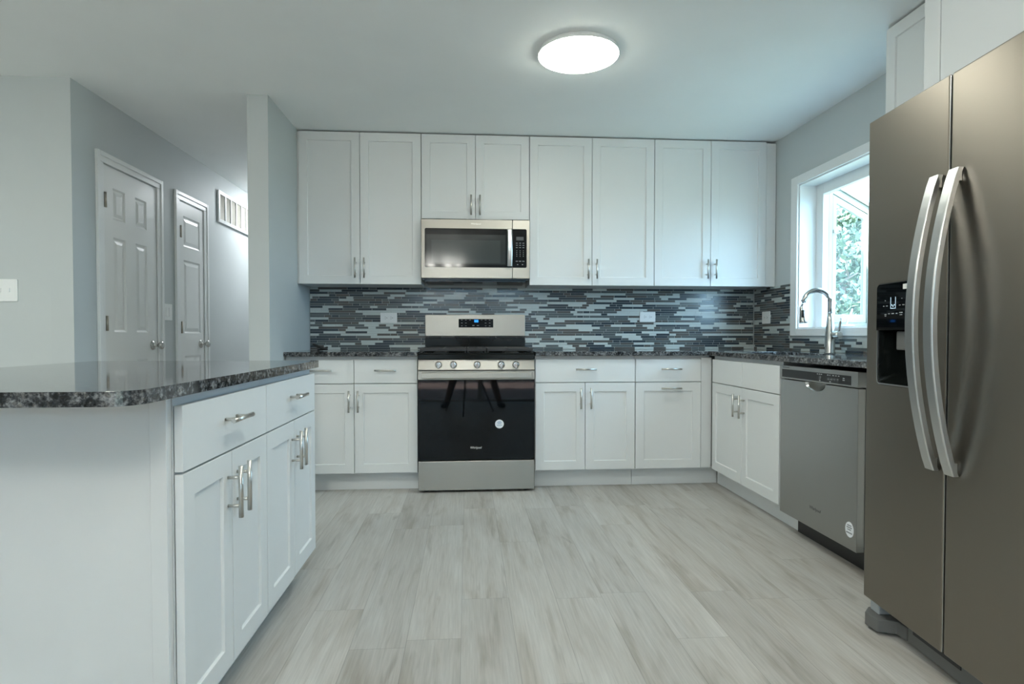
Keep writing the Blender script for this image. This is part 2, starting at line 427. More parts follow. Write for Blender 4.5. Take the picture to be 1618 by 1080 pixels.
room_door('door_2', D2, P2, 0.955, (1.812, 1.085, 0.30), 0.066)

# garden window over the sink
def build_window():
    fx0, fx1 = 2.371, 2.412; iy0, iy1, iz0, iz1 = WY0+0.085, WY1-0.085, WZ0+0.008, 1.968
    t = bmesh.new(); tw = 0.078; x0, x1 = RW-0.016, RW-0.0005
    o0, o1, p0, p1 = WY0, WY1, WZ0, WZ1
    box(t, x0, x1, o0-tw, o0, p0-0.05, p1+tw*0.75); box(t, x0, x1, o1, o1+tw, p0-0.05, p1+tw*0.75)
    box(t, x0, x1, o0, o1, p1, p1+tw*0.75); box(t, x0, x1, o0, o1, p0-0.05, p0)
    wd = struct('window_1', t, 'trim', 0.003)
    j = bmesh.new()
    box(j, RW, fx0, o1-0.008, o1-0.0005, p0+0.0005, p1-0.0005); box(j, RW, fx0, o0+0.0005, o0+0.008, p0+0.0005, p1-0.0005)
    box(j, RW, fx0, o0+0.008, o1-0.008, p1-0.008, p1-0.0005); box(j, RW, fx0, o0+0.008, o1-0.008, p0+0.0005, p0+0.008)
    obj('jamb', j, 'trim', wd)
    f = bmesh.new()
    box(f, fx0, fx1, o0+0.001, iy0, p0+0.001, p1-0.001); box(f, fx0, fx1, iy1, o1-0.001, p0+0.001, p1-0.001)
    box(f, fx0, fx1, iy0, iy1, iz1, p1-0.001); box(f, fx0, fx1, iy0, iy1, p0+0.001, iz0)
    obj('window_frame', f, 'trim', wd, 0.003)
    ox = 2.71                                           # outer plane of the projecting box
    def roofz(x): return 2.000 - 0.54*(x-2.478)
    s = bmesh.new(); box(s, fx1, ox+0.03, iy0-0.03, iy1+0.03, WZ0-0.03, WZ0+0.006)
    obj('shelf', s, 'vinyl', wd, 0.003)
    for ya, yb, sg in ((iy1, iy1+0.03, 1), (iy0-0.03, iy0, -1)):
        e = bmesh.new()                                 # side frame: sloping outline ring
        def ring(bm, outer, inner, y0, y1):
            vs0 = []
            for y in (y0, y1): vs0.append(([bm.verts.new((x, y, z)) for x, z in outer], [bm.verts.new((x, y, z)) for x, z in inner]))
            k = len(outer)
            for q, (oo, ii) in enumerate(vs0):
                for i in range(k): bm.faces.new((oo[i], oo[(i+1) % k], ii[(i+1) % k], ii[i]))
            for a in (0, 1):
                for i in range(k): bm.faces.new((vs0[0][a][i], vs0[0][a][(i+1) % k], vs0[1][a][(i+1) % k], vs0[1][a][i]))
        def trap(xa, xb, zb, drop): return [(xa, zb), (xb, zb), (xb, roofz(xb)-drop), (xa, roofz(xa)-drop)]
        ring(e, trap(fx1, ox, WZ0+0.006, 0.0), trap(2.440, ox-0.022, 1.105, 0.048), ya, yb)
        fr = obj('side_frame', e, 'vinyl', wd, 0.002)
        h = bmesh.new(); ring(h, trap(2.443, ox-0.025, 1.108, 0.051), trap(2.470, ox-0.050, 1.164, 0.098), ya+0.004, yb-0.002)
        sa = obj('sash', h, 'vinyl', wd, 0.002)
        g = bmesh.new(); q = trap(2.468, ox-0.048, 1.162, 0.096); ym = (ya+yb)/2
        vv = [[g.verts.new((x, ym+dy, z)) for x, z in q] for dy in (-0.002, 0.002)]
        g.faces.new(vv[0]); g.faces.new(vv[1][::-1])
        for i in range(4): g.faces.new((vv[0][i], vv[0][(i+1) % 4], vv[1][(i+1) % 4], vv[1][i]))
        obj('glass', g, 'pane', sa)
        if sg > 0:
            for hz in (1.72, 1.24):
                k = bmesh.new(); box(k, 2.446, 2.462, ya-0.010, ya+0.003, hz-0.012, hz+0.012); box(k, 2.455, 2.461, ya-0.022, ya-0.010, hz-0.004, hz+0.004)
                obj('sash_lock', k, 'white_plastic', sa, 0.002)
    fz = roofz(ox)
    ff = bmesh.new()
    box(ff, ox, ox+0.03, iy0-0.03, iy0+0.03, WZ0, fz); box(ff, ox, ox+0.03, iy1-0.03, iy1+0.03, WZ0, fz)
    box(ff, ox, ox+0.03, iy0+0.03, iy1-0.03, WZ0, WZ0+0.05); box(ff, ox, ox+0.03, iy0+0.03, iy1-0.03, fz-0.05, fz)
    frf = obj('front_frame', ff, 'vinyl', wd, 0.002)
    obj('glass', BX(ox+0.012, ox+0.018, iy0+0.028, iy1-0.028, WZ0+0.048, fz-0.048), 'pane', frf)
    rr = bmesh.new()
    def sl(bm, ya, yb, xa, xb, t0, t1):
        v = [bm.verts.new((x, y, roofz(x)+t)) for x, y, t in ((xa, ya, t0), (xb, ya, t0), (xb, yb, t0), (xa, yb, t0), (xa, ya, t1), (xb, ya, t1), (xb, yb, t1), (xa, yb, t1))]
        for q in ((3,2,1,0),(4,5,6,7),(0,1,5,4),(1,2,6,5),(2,3,7,6),(3,0,4,7)): bm.faces.new([v[i] for i in q])
    sl(rr, iy1-0.012, iy1+0.03, fx1, ox+0.03, 0.0, 0.024); sl(rr, iy0-0.03, iy0+0.012, fx1, ox+0.03, 0.0, 0.024)
    sl(rr, iy0+0.012, iy1-0.012, fx1, fx1+0.02, 0.0, 0.024); sl(rr, iy0+0.012, iy1-0.012, ox, ox+0.03, 0.0, 0.024)
    ro = obj('roof_frame', rr, 'vinyl', wd, 0.002)
    g = bmesh.new(); sl(g, iy0+0.010, iy1-0.010, fx1+0.018, ox+0.002, 0.010, 0.015); obj('glass', g, 'pane', ro)
    k = bmesh.new()                                     # casement crank on the shelf
    lathe(k, [(0.0, 0), (0.040, 0), (0.038, 0.012), (0.014, 0.020), (0.0, 0.021)], 'z', (2.52, iy1-0.055, WZ0+0.0065), 24)
    tube(k, [(2.505, iy1-0.055, WZ0+0.02), (2.515, iy1-0.057, WZ0+0.06), (2.532, iy1-0.06, WZ0+0.085), (2.545, iy1-0.06, WZ0+0.13)], [0.008, 0.007, 0.007, 0.005], 10)
    obj('crank_handle', k, 'white_plastic', wd)
build_window()
# the patio door behind the camera
def patio():
    f = bmesh.new(); y0, y1 = -1.60, -1.54
    box(f, -0.998, -0.93, y0, y1, 0.002, 2.048); box(f, 1.33, 1.398, y0, y1, 0.002, 2.048); box(f, -0.93, 1.33, y0, y1, 1.98, 2.048); box(f, -0.93, 1.33, y0, y1, 0.002, 0.03)
    box(f, 0.16, 0.24, y0, y1, 0.03, 1.98)
    d = struct('door_3', f, 'trim', 0.003)
    obj('glass', BX(-0.932, 1.332, -1.573, -1.567, 0.028, 1.982), 'pane', d)
patio()

# ------------------------------------------------------------------ cabinets (local frame: fronts face -y, door faces at y = 0)
ZD, ZS, ZB, CT = 0.864, 0.711, 0.1285, 0.888
TH = 0.019
def shaker(x0, x1, z0, z1, fw=0.058, rec=0.008):
    bm = bmesh.new()
    o = [(x0, z0), (x1, z0), (x1, z1), (x0, z1)]; i = [(x0+fw, z0+fw), (x1-fw, z0+fw), (x1-fw, z1-fw), (x0+fw, z1-fw)]
    e = 0.0025; j = [(x0+fw+e, z0+fw+e), (x1-fw-e, z0+fw+e), (x1-fw-e, z1-fw-e), (x0+fw+e, z1-fw-e)]
    A = [bm.verts.new((x, 0, z)) for x, z in o]; B = [bm.verts.new((x, 0, z)) for x, z in i]
    D = [bm.verts.new((x, rec, z)) for x, z in j]; E = [bm.verts.new((x, TH, z)) for x, z in o]
    for k in range(4):
        q = (k+1) % 4
        bm.faces.new((A[k], A[q], B[q], B[k])); bm.faces.new((B[k], B[q], D[q], D[k])); bm.faces.new((A[q], A[k], E[k], E[q]))
    bm.faces.new(D); bm.faces.new(E[::-1])
    return bm
def bar_pull(cx, cz, vertical):
    bm = bmesh.new(); so = 0.034; hl = 0.0695; ps = 0.038
    d = Vector((0, 0, 1)) if vertical else Vector((1, 0, 0)); c = Vector((cx, -so, cz))
    tube(bm, [c-d*hl, c+d*hl], 0.0062, 14)
    for s in (-1, 1): tube(bm, [c+d*ps*s, c+d*ps*s+Vector((0, so-0.0003, 0))], 0.0046, 10)
    return bm
G = 0.0018
def add_door(t, x0, x1, z0, z1, pull=None):
    d = obj('door', shaker(x0+G, x1-G, z0, z1), 'cab', t, 0.0012)
    if pull: obj('handle', bar_pull(*pull), 'handle', d)
    return d
def add_drawer(t, x0, x1, z0, z1, pull=None, name='drawer'):
    d = obj(name, BX(x0+G, x1-G, 0, TH, z0, z1), 'cab', t, 0.0014)
    if pull: obj('handle', bar_pull(*pull), 'handle', d)
    return d
def base_carcass(t, x0, x1, depth=0.624, toe=True, c0=None, c1=None, t1=None):
    c0 = x0 if c0 is None else c0; c1 = x1 if c1 is None else c1
    b = bmesh.new(); box(b, c0+0.0006, c1-0.0006, TH+0.002, depth, ZB-0.012, CT-0.0005)
    obj('carcass', b, 'cabin', t)
    if toe: obj('toe_kick', BX(c0+0.0006, (c1 if t1 is None else t1)-0.0006, 0.09, 0.11, 0.0005, ZB-0.0125), 'cab', t)
GRB = 'white shaker base cabinets'; GRU = 'white shaker wall cabinets'
YB = 3.945
# left of the range: two drawers over two doors
t = thing('base_cabinet', 'white shaker base cabinet left of the range, two drawers over two doors, partly behind island', 'cabinet', (-0.733, YB, 0), 0, GRB)
base_carcass(t, -0.408, 0.4065, c0=-0.434)
for s in (-1, 1):
    a, b = (-0.408, 0.0) if s < 0 else (0.0, 0.408)
    add_drawer(t, a, b, ZS+0.002, ZD, ((a+b)/2, 0.797, False)); add_door(t, a, b, ZB, ZS-0.003, (0.0285*s, 0.597, True))
obj('filler_strip', BX(-0.433, -0.409, 0.004, 0.02, ZB, ZD), 'cab', t)
# right of the range: wide drawer over two doors
t = thing('base_cabinet', 'white base cabinet touching the right side of the range, wide drawer over two doors', 'cabinet', (0.783, YB, 0), 0, GRB)
base_carcass(t, -0.3365, 0.338)
add_drawer(t, -0.336, 0.338, ZS+0.002, ZD, (0.0, 0.799, False))
add_door(t, -0.336, -0.001, ZB, ZS-0.003, (-0.034, 0.607, True)); add_door(t, -0.001, 0.338, ZB, ZS-0.003, (0.034, 0.607, True))
# pull-out beside the corner
t = thing('base_cabinet', 'narrow white base cabinet by the corner with drawer and single pull-out door under horizontal handles', 'cabinet', (1.349, YB, 0), 0, GRB)
base_carcass(t, -0.226, 0.226, c1=0.288, t1=0.378)
add_drawer(t, -0.226, 0.226, ZS+0.002, ZD, (0.012, 0.799, False)); add_door(t, -0.226, 0.226, ZB, ZS-0.003, (0.012, 0.670, False))
obj('filler_strip', BX(0.2275, 0.300, 0.006, 0.02, ZB, ZD+0.01), 'cab', t)
# sink base on the right wall
XR = 1.638
t = thing('base_cabinet', 'white sink base cabinet under the window with two false drawer fronts and two doors', 'cabinet', (XR, 3.478, 0), -PI/2, GRB)
base_carcass(t, -0.445, 0.437, depth=0.612, toe=False)
add_drawer(t, -0.435, 0.0, ZS+0.002, ZD, None, 'false_drawer_front'); add_drawer(t, -0.0005, 0.437, ZS+0.002, ZD, None, 'false_drawer_front')
add_door(t, -0.435, 0.0, ZB, ZS-0.003, (-0.046, 0.600, True)); add_door(t, 0.0, 0.437, ZB, ZS-0.003, (0.036, 0.600, True))
obj('toe_kick', BX(-0.550, 0.483, 0.09, 0.11, 0.0005, ZB-0.0125), 'cab', t)
# short cabinet between dishwasher and refrigerator
t = thing('base_cabinet', 'narrow white base cabinet between dishwasher and refrigerator', 'cabinet', (XR+0.050, 2.240, 0), -PI/2, GRB)
base_carcass(t, -0.148, 0.155, depth=0.562); add_door(t, -0.148, 0.155, ZB, ZS-0.003, (0.12, 0.6, True)); add_drawer(t, -0.148, 0.155, ZS+0.002, ZD, (0, 0.799, False))

# island cabinets face +x
XI = -0.640
for yc, wd_, lab, hy in ((1.680, 0.566, 'white island base cabinet nearest the camera, beside the plain end panel', 0.020),
                         (2.267, 0.606, 'white island base cabinet at the far end of the island', 0.000)):
    t = thing('island_cabinet', lab, 'cabinet', (XI, yc, 0), PI/2, 'island cabinets')
    h = wd_/2; base_carcass(t, -h, h, depth=0.60)
    add_drawer(t, -h, h, ZS+0.002, ZD, (-0.005, 0.800, False))
    add_door(t, -h, hy*0, ZB, ZS-0.003, (-0.030, 0.604, True)); add_door(t, hy*0, h, ZB, ZS-0.003, (0.034, 0.606, True))
p = bmesh.new(); box(p, -1.30, -0.6635, 1.3775, 1.396, 0.0005, CT-0.0005); box(p, -0.6995, -0.6635, 1.3735, 1.3775, 0.0005, CT-0.0005)
tag(obj('end_panel', p, 'cab', None, 0.0012), 'plain white panel closing the near end of the island', 'panel')
p = BX(-1.30, -1.2415, 1.3965, 2.57, 0.0005, CT-0.0005)
tag(obj('back_panel', p, 'cab', None, 0.0012), 'plain white panel along the seating side of the island', 'panel')

# wall cabinets
YU = 4.250; UB, UT = 1.381, 2.428
def wall_cab(t, x0, x1, z0, z1, split, hz, depth=0.323, c1=None):
    c1 = x1 if c1 is None else c1
    b = bmesh.new(); box(b, x0+0.0008, c1-0.0008, TH+0.002, depth, z0+0.001, z1-0.004)
    obj('carcass', b, 'cabin', t)
    add_door(t, x0, split, z0, z1, (split-0.031, hz, True)); add_door(t, split, x1, z0, z1, (split+0.031, hz, True))
t = thing('wall_cabinet', 'tall white double-door wall cabinet left of the microwave, against the partition wall', 'cabinet', (-0.7405, YU, UB), 0, GRU)
wall_cab(t, -0.4195, 0.4195, 0, UT-UB, -0.0025, 0.110)
obj('filler_strip', BX(-0.4285, -0.4205, 0.006, 0.03, 0, UT-UB-0.004), 'cab', t)
t = thing('wall_cabinet', 'short white double-door wall cabinet directly above the microwave', 'cabinet', (0.0595, YU, 1.837), 0, GRU)
wall_cab(t, -0.3795, 0.3795, 0, UT-1.837, -0.0015, 0.097)
t = thing('wall_cabinet', 'tall white double-door wall cabinet right beside the microwave', 'cabinet', (0.8915, YU, UB), 0, GRU)
wall_cab(t, -0.4515, 0.4515, 0, UT-UB, -0.0025, 0.115)
t = thing('wall_cabinet', 'tall white double-door wall cabinet in the corner next to the window wall', 'cabinet', (1.7595, YU, UB), 0, GRU)
wall_cab(t, -0.4155, 0.4165, 0, UT-UB, 0.0015, 0.121)
obj('filler_strip', BX(0.418, 0.490, 0.006, 0.026, 0, UT-UB-0.006), 'cab', t)
t = thing('wall_cabinet', 'white single-door wall cabinet between window and refrigerator, near the ceiling', 'cabinet', (1.930, 2.360, UB), -PI/2, GRU)
b = bmesh.new(); box(b, -0.3065, 0.306, TH+0.002, 0.323, 0.002, UT-UB-0.004); obj('carcass', b, 'cabin', t)
add_door(t, -0.306, 0.306, 0, UT-UB, (0.27, 0.12, True))
t = thing('fridge_cabinet', 'plain white cabinet filling the space above the refrigerator', 'cabinet', (1.62, 1.52, 1.800), -PI/2)
b = bmesh.new(); box(b, -0.521, 0.52, 0.02, 0.632, 0.0, UT-1.80-0.004); obj('carcass', b, 'cabin', t)
obj('filler_strip', BX(-0.521, -0.449, 0, 0.0195, 0, UT-1.80), 'cab', t, 0.0012); obj('front_panel', BX(-0.4455, 0.52, 0, 0.0195, 0, UT-1.80), 'cab', t, 0.0012)

# ------------------------------------------------------------------ countertops
CZ0, CZ1 = 0.888, 0.917
def counter(name, outer, holes, label):
    bm = bmesh.new(); slab(bm, outer, holes, CZ0, CZ1)
    return tag(obj(name, bm, 'granite', None, 0.003), label, 'countertop')
counter('countertop', [(-1.1695, 3.915), (-0.323, 3.915), (-0.323, 4.5742), (-1.1695, 4.5742)], [], 'grey speckled granite countertop in the corner left of the range')
rim = [(1.735+0.0, 3.10), (2.055, 3.10), (2.055, 3.80), (1.735, 3.80)]
counter('countertop', [(0.4455, 3.915), (1.622, 3.915), (1.622, 2.085), (2.2535, 2.085), (2.2535, 4.5742), (0.4455, 4.5742)], [[(x, y) for x, y in rrect(1.735, 2.055, 3.10, 3.80, 0.03)]],
        'L-shaped grey speckled granite countertop right of the range, running under the window')
isl = []
def arc(cx, cy, r, a0, a1, n=7): return [(cx+r*math.cos(a0+(a1-a0)*k/n), cy+r*math.sin(a0+(a1-a0)*k/n)) for k in range(n+1)]
x0, x1, y0, y1 = -1.535, -0.628, 1.172, 2.60
isl = arc(x0+.05, y0+.05, .05, PI, 1.5*PI) + arc(x1-.06, y0+.06, .06, 1.5*PI, 2*PI) + arc(x1-.012, y1-.012, .012, 0, PI/2) + arc(x0+.012, y1-.012, .012, PI/2, PI)
counter('countertop', isl, [], 'polished speckled granite slab on top of the island in the foreground')
# sink below the cut-out
s = bmesh.new(); zt = CZ0-0.0008
def basin(bm):
    o = rrect(1.725, 2.065, 3.09, 3.81, 0.03); i = rrect(1.737, 2.053, 3.102, 3.798, 0.03); lo = rrect(1.76, 2.03, 3.125, 3.775, 0.04)
    R = [[bm.verts.new((x, y, z)) for x, y in q] for q, z in ((o, zt), (i, zt), (i, zt-0.004), (lo, zt-0.2))]
    for a in range(3):
        for k in range(len(o)): bm.faces.new((R[a][k], R[a][(k+1) % len(o)], R[a+1][(k+1) % len(o)], R[a+1][k]))
    bm.faces.new(R[3])
basin(s)
so = tag(obj('sink', s, 'steel'), 'undermount stainless sink basin set into the counter under the window', 'sink')
FRAME[so.name] = tuple(so.location)
k = bmesh.new(); lathe(k, [(0.0, 0), (0.045, 0), (0.043, 0.003), (0.0, 0.002)], 'z', (1.895, 3.45, zt-0.199), 24); obj('drain', k, 'chrome', so)

# ------------------------------------------------------------------ backsplash mosaic
def mosaic(length, z0, z1, skip, put, seed):
    rnd = random.Random(seed); bm = bmesh.new(); pitch = (z1-z0)/27.0; g = 0.0021; unit = 0.0535
    def quad(s0, s1, za, zb, d, mi):
        v = [bm.verts.new(put(s, d, z)) for s, z in ((s0, za), (s1, za), (s1, zb), (s0, zb))]
        f = bm.faces.new(v); f.material_index = mi
        w_ = [bm.verts.new(put(s, 0.0, z)) for s, z in ((s0-0.0004, za-0.0004), (s1+0.0004, za-0.0004), (s1+0.0004, zb+0.0004), (s0-0.0004, zb+0.0004))]
        for i in range(4):
            q = bm.faces.new((v[i], w_[i], w_[(i+1) % 4], v[(i+1) % 4])); q.material_index = mi
    for r in range(27):
        za, zb = z0+r*pitch+g/2, z0+(r+1)*pitch-g/2
        s = -rnd.random()*unit*3
        while s < length:
            k = rnd.choices((1, 2, 3, 4), (4, 5, 3, 1.2))[0]; e = s+k*unit*rnd.choice((1.0, 1.0, 0.92))
            mi = rnd.choices((1, 2, 3, 4), (3.0, 2.6, 2.6, 1.9))[0]
            a, b = max(s, 0), min(e-0.0034, length)
            if b-a > 0.004: quad(a, b, za, zb, 0.002, mi)
            s = e
    f = bm.faces.new([bm.verts.new(put(s, 0.0002, z)) for s, z in ((0, z0), (length, z0), (length, z1), (0, z1))]); f.material_index = 0
    f = bm.faces.new([bm.verts.new(put(s, -0.006, z)) for s, z in ((0, z0), (length, z0), (length, z1), (0, z1))]); f.material_index = 0
    return bm
MT = ['grout', 't_light', 't_mid', 't_dark', 't_brown']
SZ0, SZ1 = CZ1+0.0006, 1.3835
def no_recalc_obj(name, bm, mats, label):
    o = obj(name, bm, mats); return tag(o, label, 'backsplash')
no_recalc_obj('backsplash', mosaic(3.405, SZ0, SZ1, None, lambda s, d, z: (-1.166+s, 4.568-d, z), 3), MT, 'blue and grey linear glass mosaic backsplash on the back wall behind the range')
def right_tiles():
    a = mosaic(0.520, SZ0, SZ1, None, lambda s, d, z: (2.247-d, 4.560-s, z), 5)
    return a
no_recalc_obj('backsplash', right_tiles(), MT, 'blue and grey linear mosaic backsplash on the window wall, left of the window trim')
def under_tiles():
    rnd = random.Random(9); pit = (SZ1-SZ0)/27
    bm = mosaic(1.94, SZ0, SZ0+pit*27, None, lambda s, d, z: (2.247-d, 4.032-s, SZ0+(z-SZ0)*(1.0185-SZ0)/(SZ1-SZ0)), 6)
    return bm
def mosaic_rows(length, z0, rows, put, seed):
    rnd = random.Random(seed); bm = bmesh.new(); pitch = (SZ1-SZ0)/27.0; g = 0.0021; unit = 0.0535
    for r in range(rows):
        za, zb = z0+r*pitch+g/2, z0+(r+1)*pitch-g/2; s = -rnd.random()*unit*3
        while s < length:
            k = rnd.choices((1, 2, 3, 4), (4, 5, 3, 1.2))[0]; e = s+k*unit; mi = rnd.choices((1, 2, 3, 4), (3.0, 2.6, 2.6, 1.9))[0]
            a, b = max(s, 0), min(e-g, length)
            if b-a > 0.004:
                v = [bm.verts.new(put(q, 0.002, z)) for q, z in ((a, za), (b, za), (b, zb), (a, zb))]; bm.faces.new(v).material_index = mi
                w_ = [bm.verts.new(put(q, 0.0, z)) for q, z in ((a, za), (b, za), (b, zb), (a, zb))]
                for i in range(4): bm.faces.new((v[i], w_[i], w_[(i+1) % 4], v[(i+1) % 4])).material_index = mi
            s = e
    for d in (0.0002, -0.006): bm.faces.new([bm.verts.new(put(s, d, z)) for s, z in ((0, z0), (length, z0), (length, z0+rows*pitch), (0, z0+rows*pitch))]).material_index = 0
    return bm
no_recalc_obj('backsplash', mosaic_rows(1.94, SZ0, 5, lambda s, d, z: (2.247-d, 4.0385-s, z), 11), MT, 'low strip of grey mosaic backsplash under the window behind the faucet')

# ------------------------------------------------------------------ range
RX = 0.0595; RH = 0.3785
def build_range():
    t = thing('range', 'stainless gas range with black oven door glass between the base cabinets', 'range', (RX, 3.905, 0), 0)
    a, b = -RH, RH
    obj('body', BX(a+0.002, b-0.002, 0.032, 0.655, 0.02, 0.868), 'grey_plastic', t)
    d = obj('storage_drawer', rplate(a, b, 0.016, 0.207, -0.002, 0.030, 0.003), 'steel', t, 0.003)
    for x in (a+0.05, b-0.05):
        for y in (0.06, 0.60):
            f = bmesh.new(); lathe(f, [(0.0, 0.0), (0.018, 0.0), (0.018, 0.006), (0.008, 0.008), (0.008, 0.02), (0.0, 0.02)], 'z', (x, y, 0.0003), 16); obj('foot', f, 'plastic', t)
    dr = obj('oven_door', rplate(a, b, 0.212, 0.793, 0.004, 0.030, 0.004), 'black', t)
    obj('oven_glass', rplate(a+0.001, b-0.001, 0.216, 0.735, -0.003, 0.0035, 0.003), 'glass_black', dr, 0.001)
    obj('door_trim', rplate(a, b, 0.736, 0.793, -0.003, 0.0035, 0.003), 'steel', dr, 0.001)
    h = bmesh.new()                                      # wide flat bar handle on two posts
    plate(h, rrect(a+0.028, b-0.022, 0.7475, 0.786, 0.004), -0.052, -0.040)
    for x in (a+0.05, b-0.05): box(h, x-0.018, x+0.018, -0.040, -0.0035, 0.755, 0.780)
    obj('handle', h, 'steel', dr, 0.003)
    k = bmesh.new(); plate(k, [(0.148+0.0285*math.cos(q), 0.446+0.0285*math.sin(q)) for q in [2*PI*i/40 for i in range(40)]], -0.0036, -0.0031)
    st = obj('sticker', k, 'sticker', dr)
    tx = bmesh.new()
    for i, (wv, z) in enumerate(((0.020, 0.462), (0.032, 0.4555), (0.022, 0.449), (0.036, 0.438))):
        n_ = int(wv/0.004)
        for q in range(n_): xx = 0.148-wv/2+q*wv/n_; box(tx, xx, xx+wv/n_*0.75, -0.0039, -0.0036, z-0.0018, z+0.0018)
    obj('sticker_print', tx, 'blueprint', st)
    text('logo', 'Whirlpool', 0.021, 'logo', dr, (-0.006, -0.0033, 0.293), shear=0.15, squeeze=0.85)
    cp = bmesh.new()                                     # sloped control panel
    v = [(-0.004, 0.799), (0.012, 0.868), (0.05, 0.868), (0.03, 0.799)]
    A = [cp.verts.new((a, y, z)) for y, z in v]; B = [cp.verts.new((b, y, z)) for y, z in v]
    cp.faces.new(A); cp.faces.new(B[::-1])
    for i in range(4): cp.faces.new((A[i], A[(i+1) % 4], B[(i+1) % 4], B[i]))
    c = obj('control_panel', cp, 'steel', t, 0.002)
    for x in (-0.2465, -0.151, 0.003, 0.160, 0.256):
        kb = bmesh.new(); y0 = 0.0035
        lathe(kb, [(0.0, 0.002), (0.023, 0.002), (0.0235, -0.003), (0.021, -0.008), (0.019, -0.024), (0.0175, -0.027), (0.0, -0.027)], 'y', (x, y0, 0.833), 28)
        box(kb, x-0.0055, x+0.0055, y0-0.034, y0-0.024, 0.833-0.019, 0.833+0.019)
        obj('knob', kb, 'chrome', c, 0.001)
        mk = bmesh.new(); box(mk, x-0.036, x-0.030, -0.0005+0.009, 0.011, 0.853, 0.857); obj('knob_mark', mk, 'dimprint', c)
    ct = bmesh.new(); box(ct, a, b, -0.012, 0.585, 0.870, 0.902); box(ct, a, b, -0.012, 0.0, 0.902, 0.910); box(ct, a, a+0.012, 0.0, 0.585, 0.902, 0.910); box(ct, b-0.012, b, 0.0, 0.585, 0.902, 0.910)
    top = obj('cooktop', ct, 'black', t, 0.003)
    for bx_, by_ in ((-0.24, 0.15), (-0.24, 0.43), (0.24, 0.15), (0.24, 0.43), (0.0, 0.29)):
        u = bmesh.new(); lathe(u, [(0.0, 0.9025), (0.05, 0.9025), (0.045, 0.912), (0.03, 0.916), (0.0, 0.916)], 'z', (bx_, by_, 0), 24); obj('burner', u, 'iron', top)
    for ga, gb in ((a+0.010, -0.066), (-0.062, 0.064), (0.068, b-0.010)):
        g = bmesh.new(); z0, z1 = 0.921, 0.940
        box(g, ga, gb, 0.012, 0.026, z0, z1); box(g, ga, gb, 0.545, 0.56, z0, z1); box(g, ga, ga+0.014, 0.026, 0.545, z0, z1); box(g, gb-0.014, gb, 0.026, 0.545, z0, z1)
        m_ = (ga+gb)/2; box(g, m_-0.006, m_+0.006, 0.026, 0.545, z0, z1)
        for y in (0.15, 0.29, 0.43): box(g, ga+0.014, gb-0.014, y-0.006, y+0.006, z0, z1)
        for x in (ga+0.002, gb-0.012):
            for y in (0.014, 0.546): box(g, x, x+0.010, y, y+0.010, 0.9105, z0)
        obj('grate', g, 'iron', t, 0.002)
    bg = obj('backguard', BX(a+0.006, b-0.006, 0.592, 0.655, 0.88, 1.005), 'black', t, 0.002)
    lip = bmesh.new()
    for (xa, xb) in ((a+0.01, -0.14), (-0.13, 0.15), (0.16, b-0.01)): box(lip, xa, xb, 0.586, 0.592, 1.006, 1.014)
    obj('vent_slot', lip, 'plastic', bg)
    p = obj('backguard_panel', rplate(a+0.006, b-0.006, 1.017, 1.179, 0.578, 0.655, 0.010), 'steel', t, 0.004)
    s = obj('display', rplate(-0.125, 0.133, 1.083, 1.146, 0.575, 0.5778, 0.002), 'mwglass', p)
    text('clock', '7:00', 0.019, 'lcd', s, (0.006, 0.5746, 1.131))
    obj('clock_window', BX(-0.008, 0.022, 0.5747, 0.575, 1.121, 1.140), 'lcd', s)
    kk = bmesh.new()
    for x in (-0.101, -0.071, -0.04, 0.046, 0.076, 0.106):
        for z in (1.138, 1.116, 1.095):
            if (abs(x) < 0.05 and z < 1.13): continue
            box(kk, x-0.006, x+0.006, 0.5746, 0.575, z-0.0018, z+0.0018)
    for x in (-0.015, 0.018): box(kk, x-0.008, x+0.008, 0.5746, 0.575, 1.094, 1.101)
    obj('key_print', kk, 'dimprint', s)
build_range()

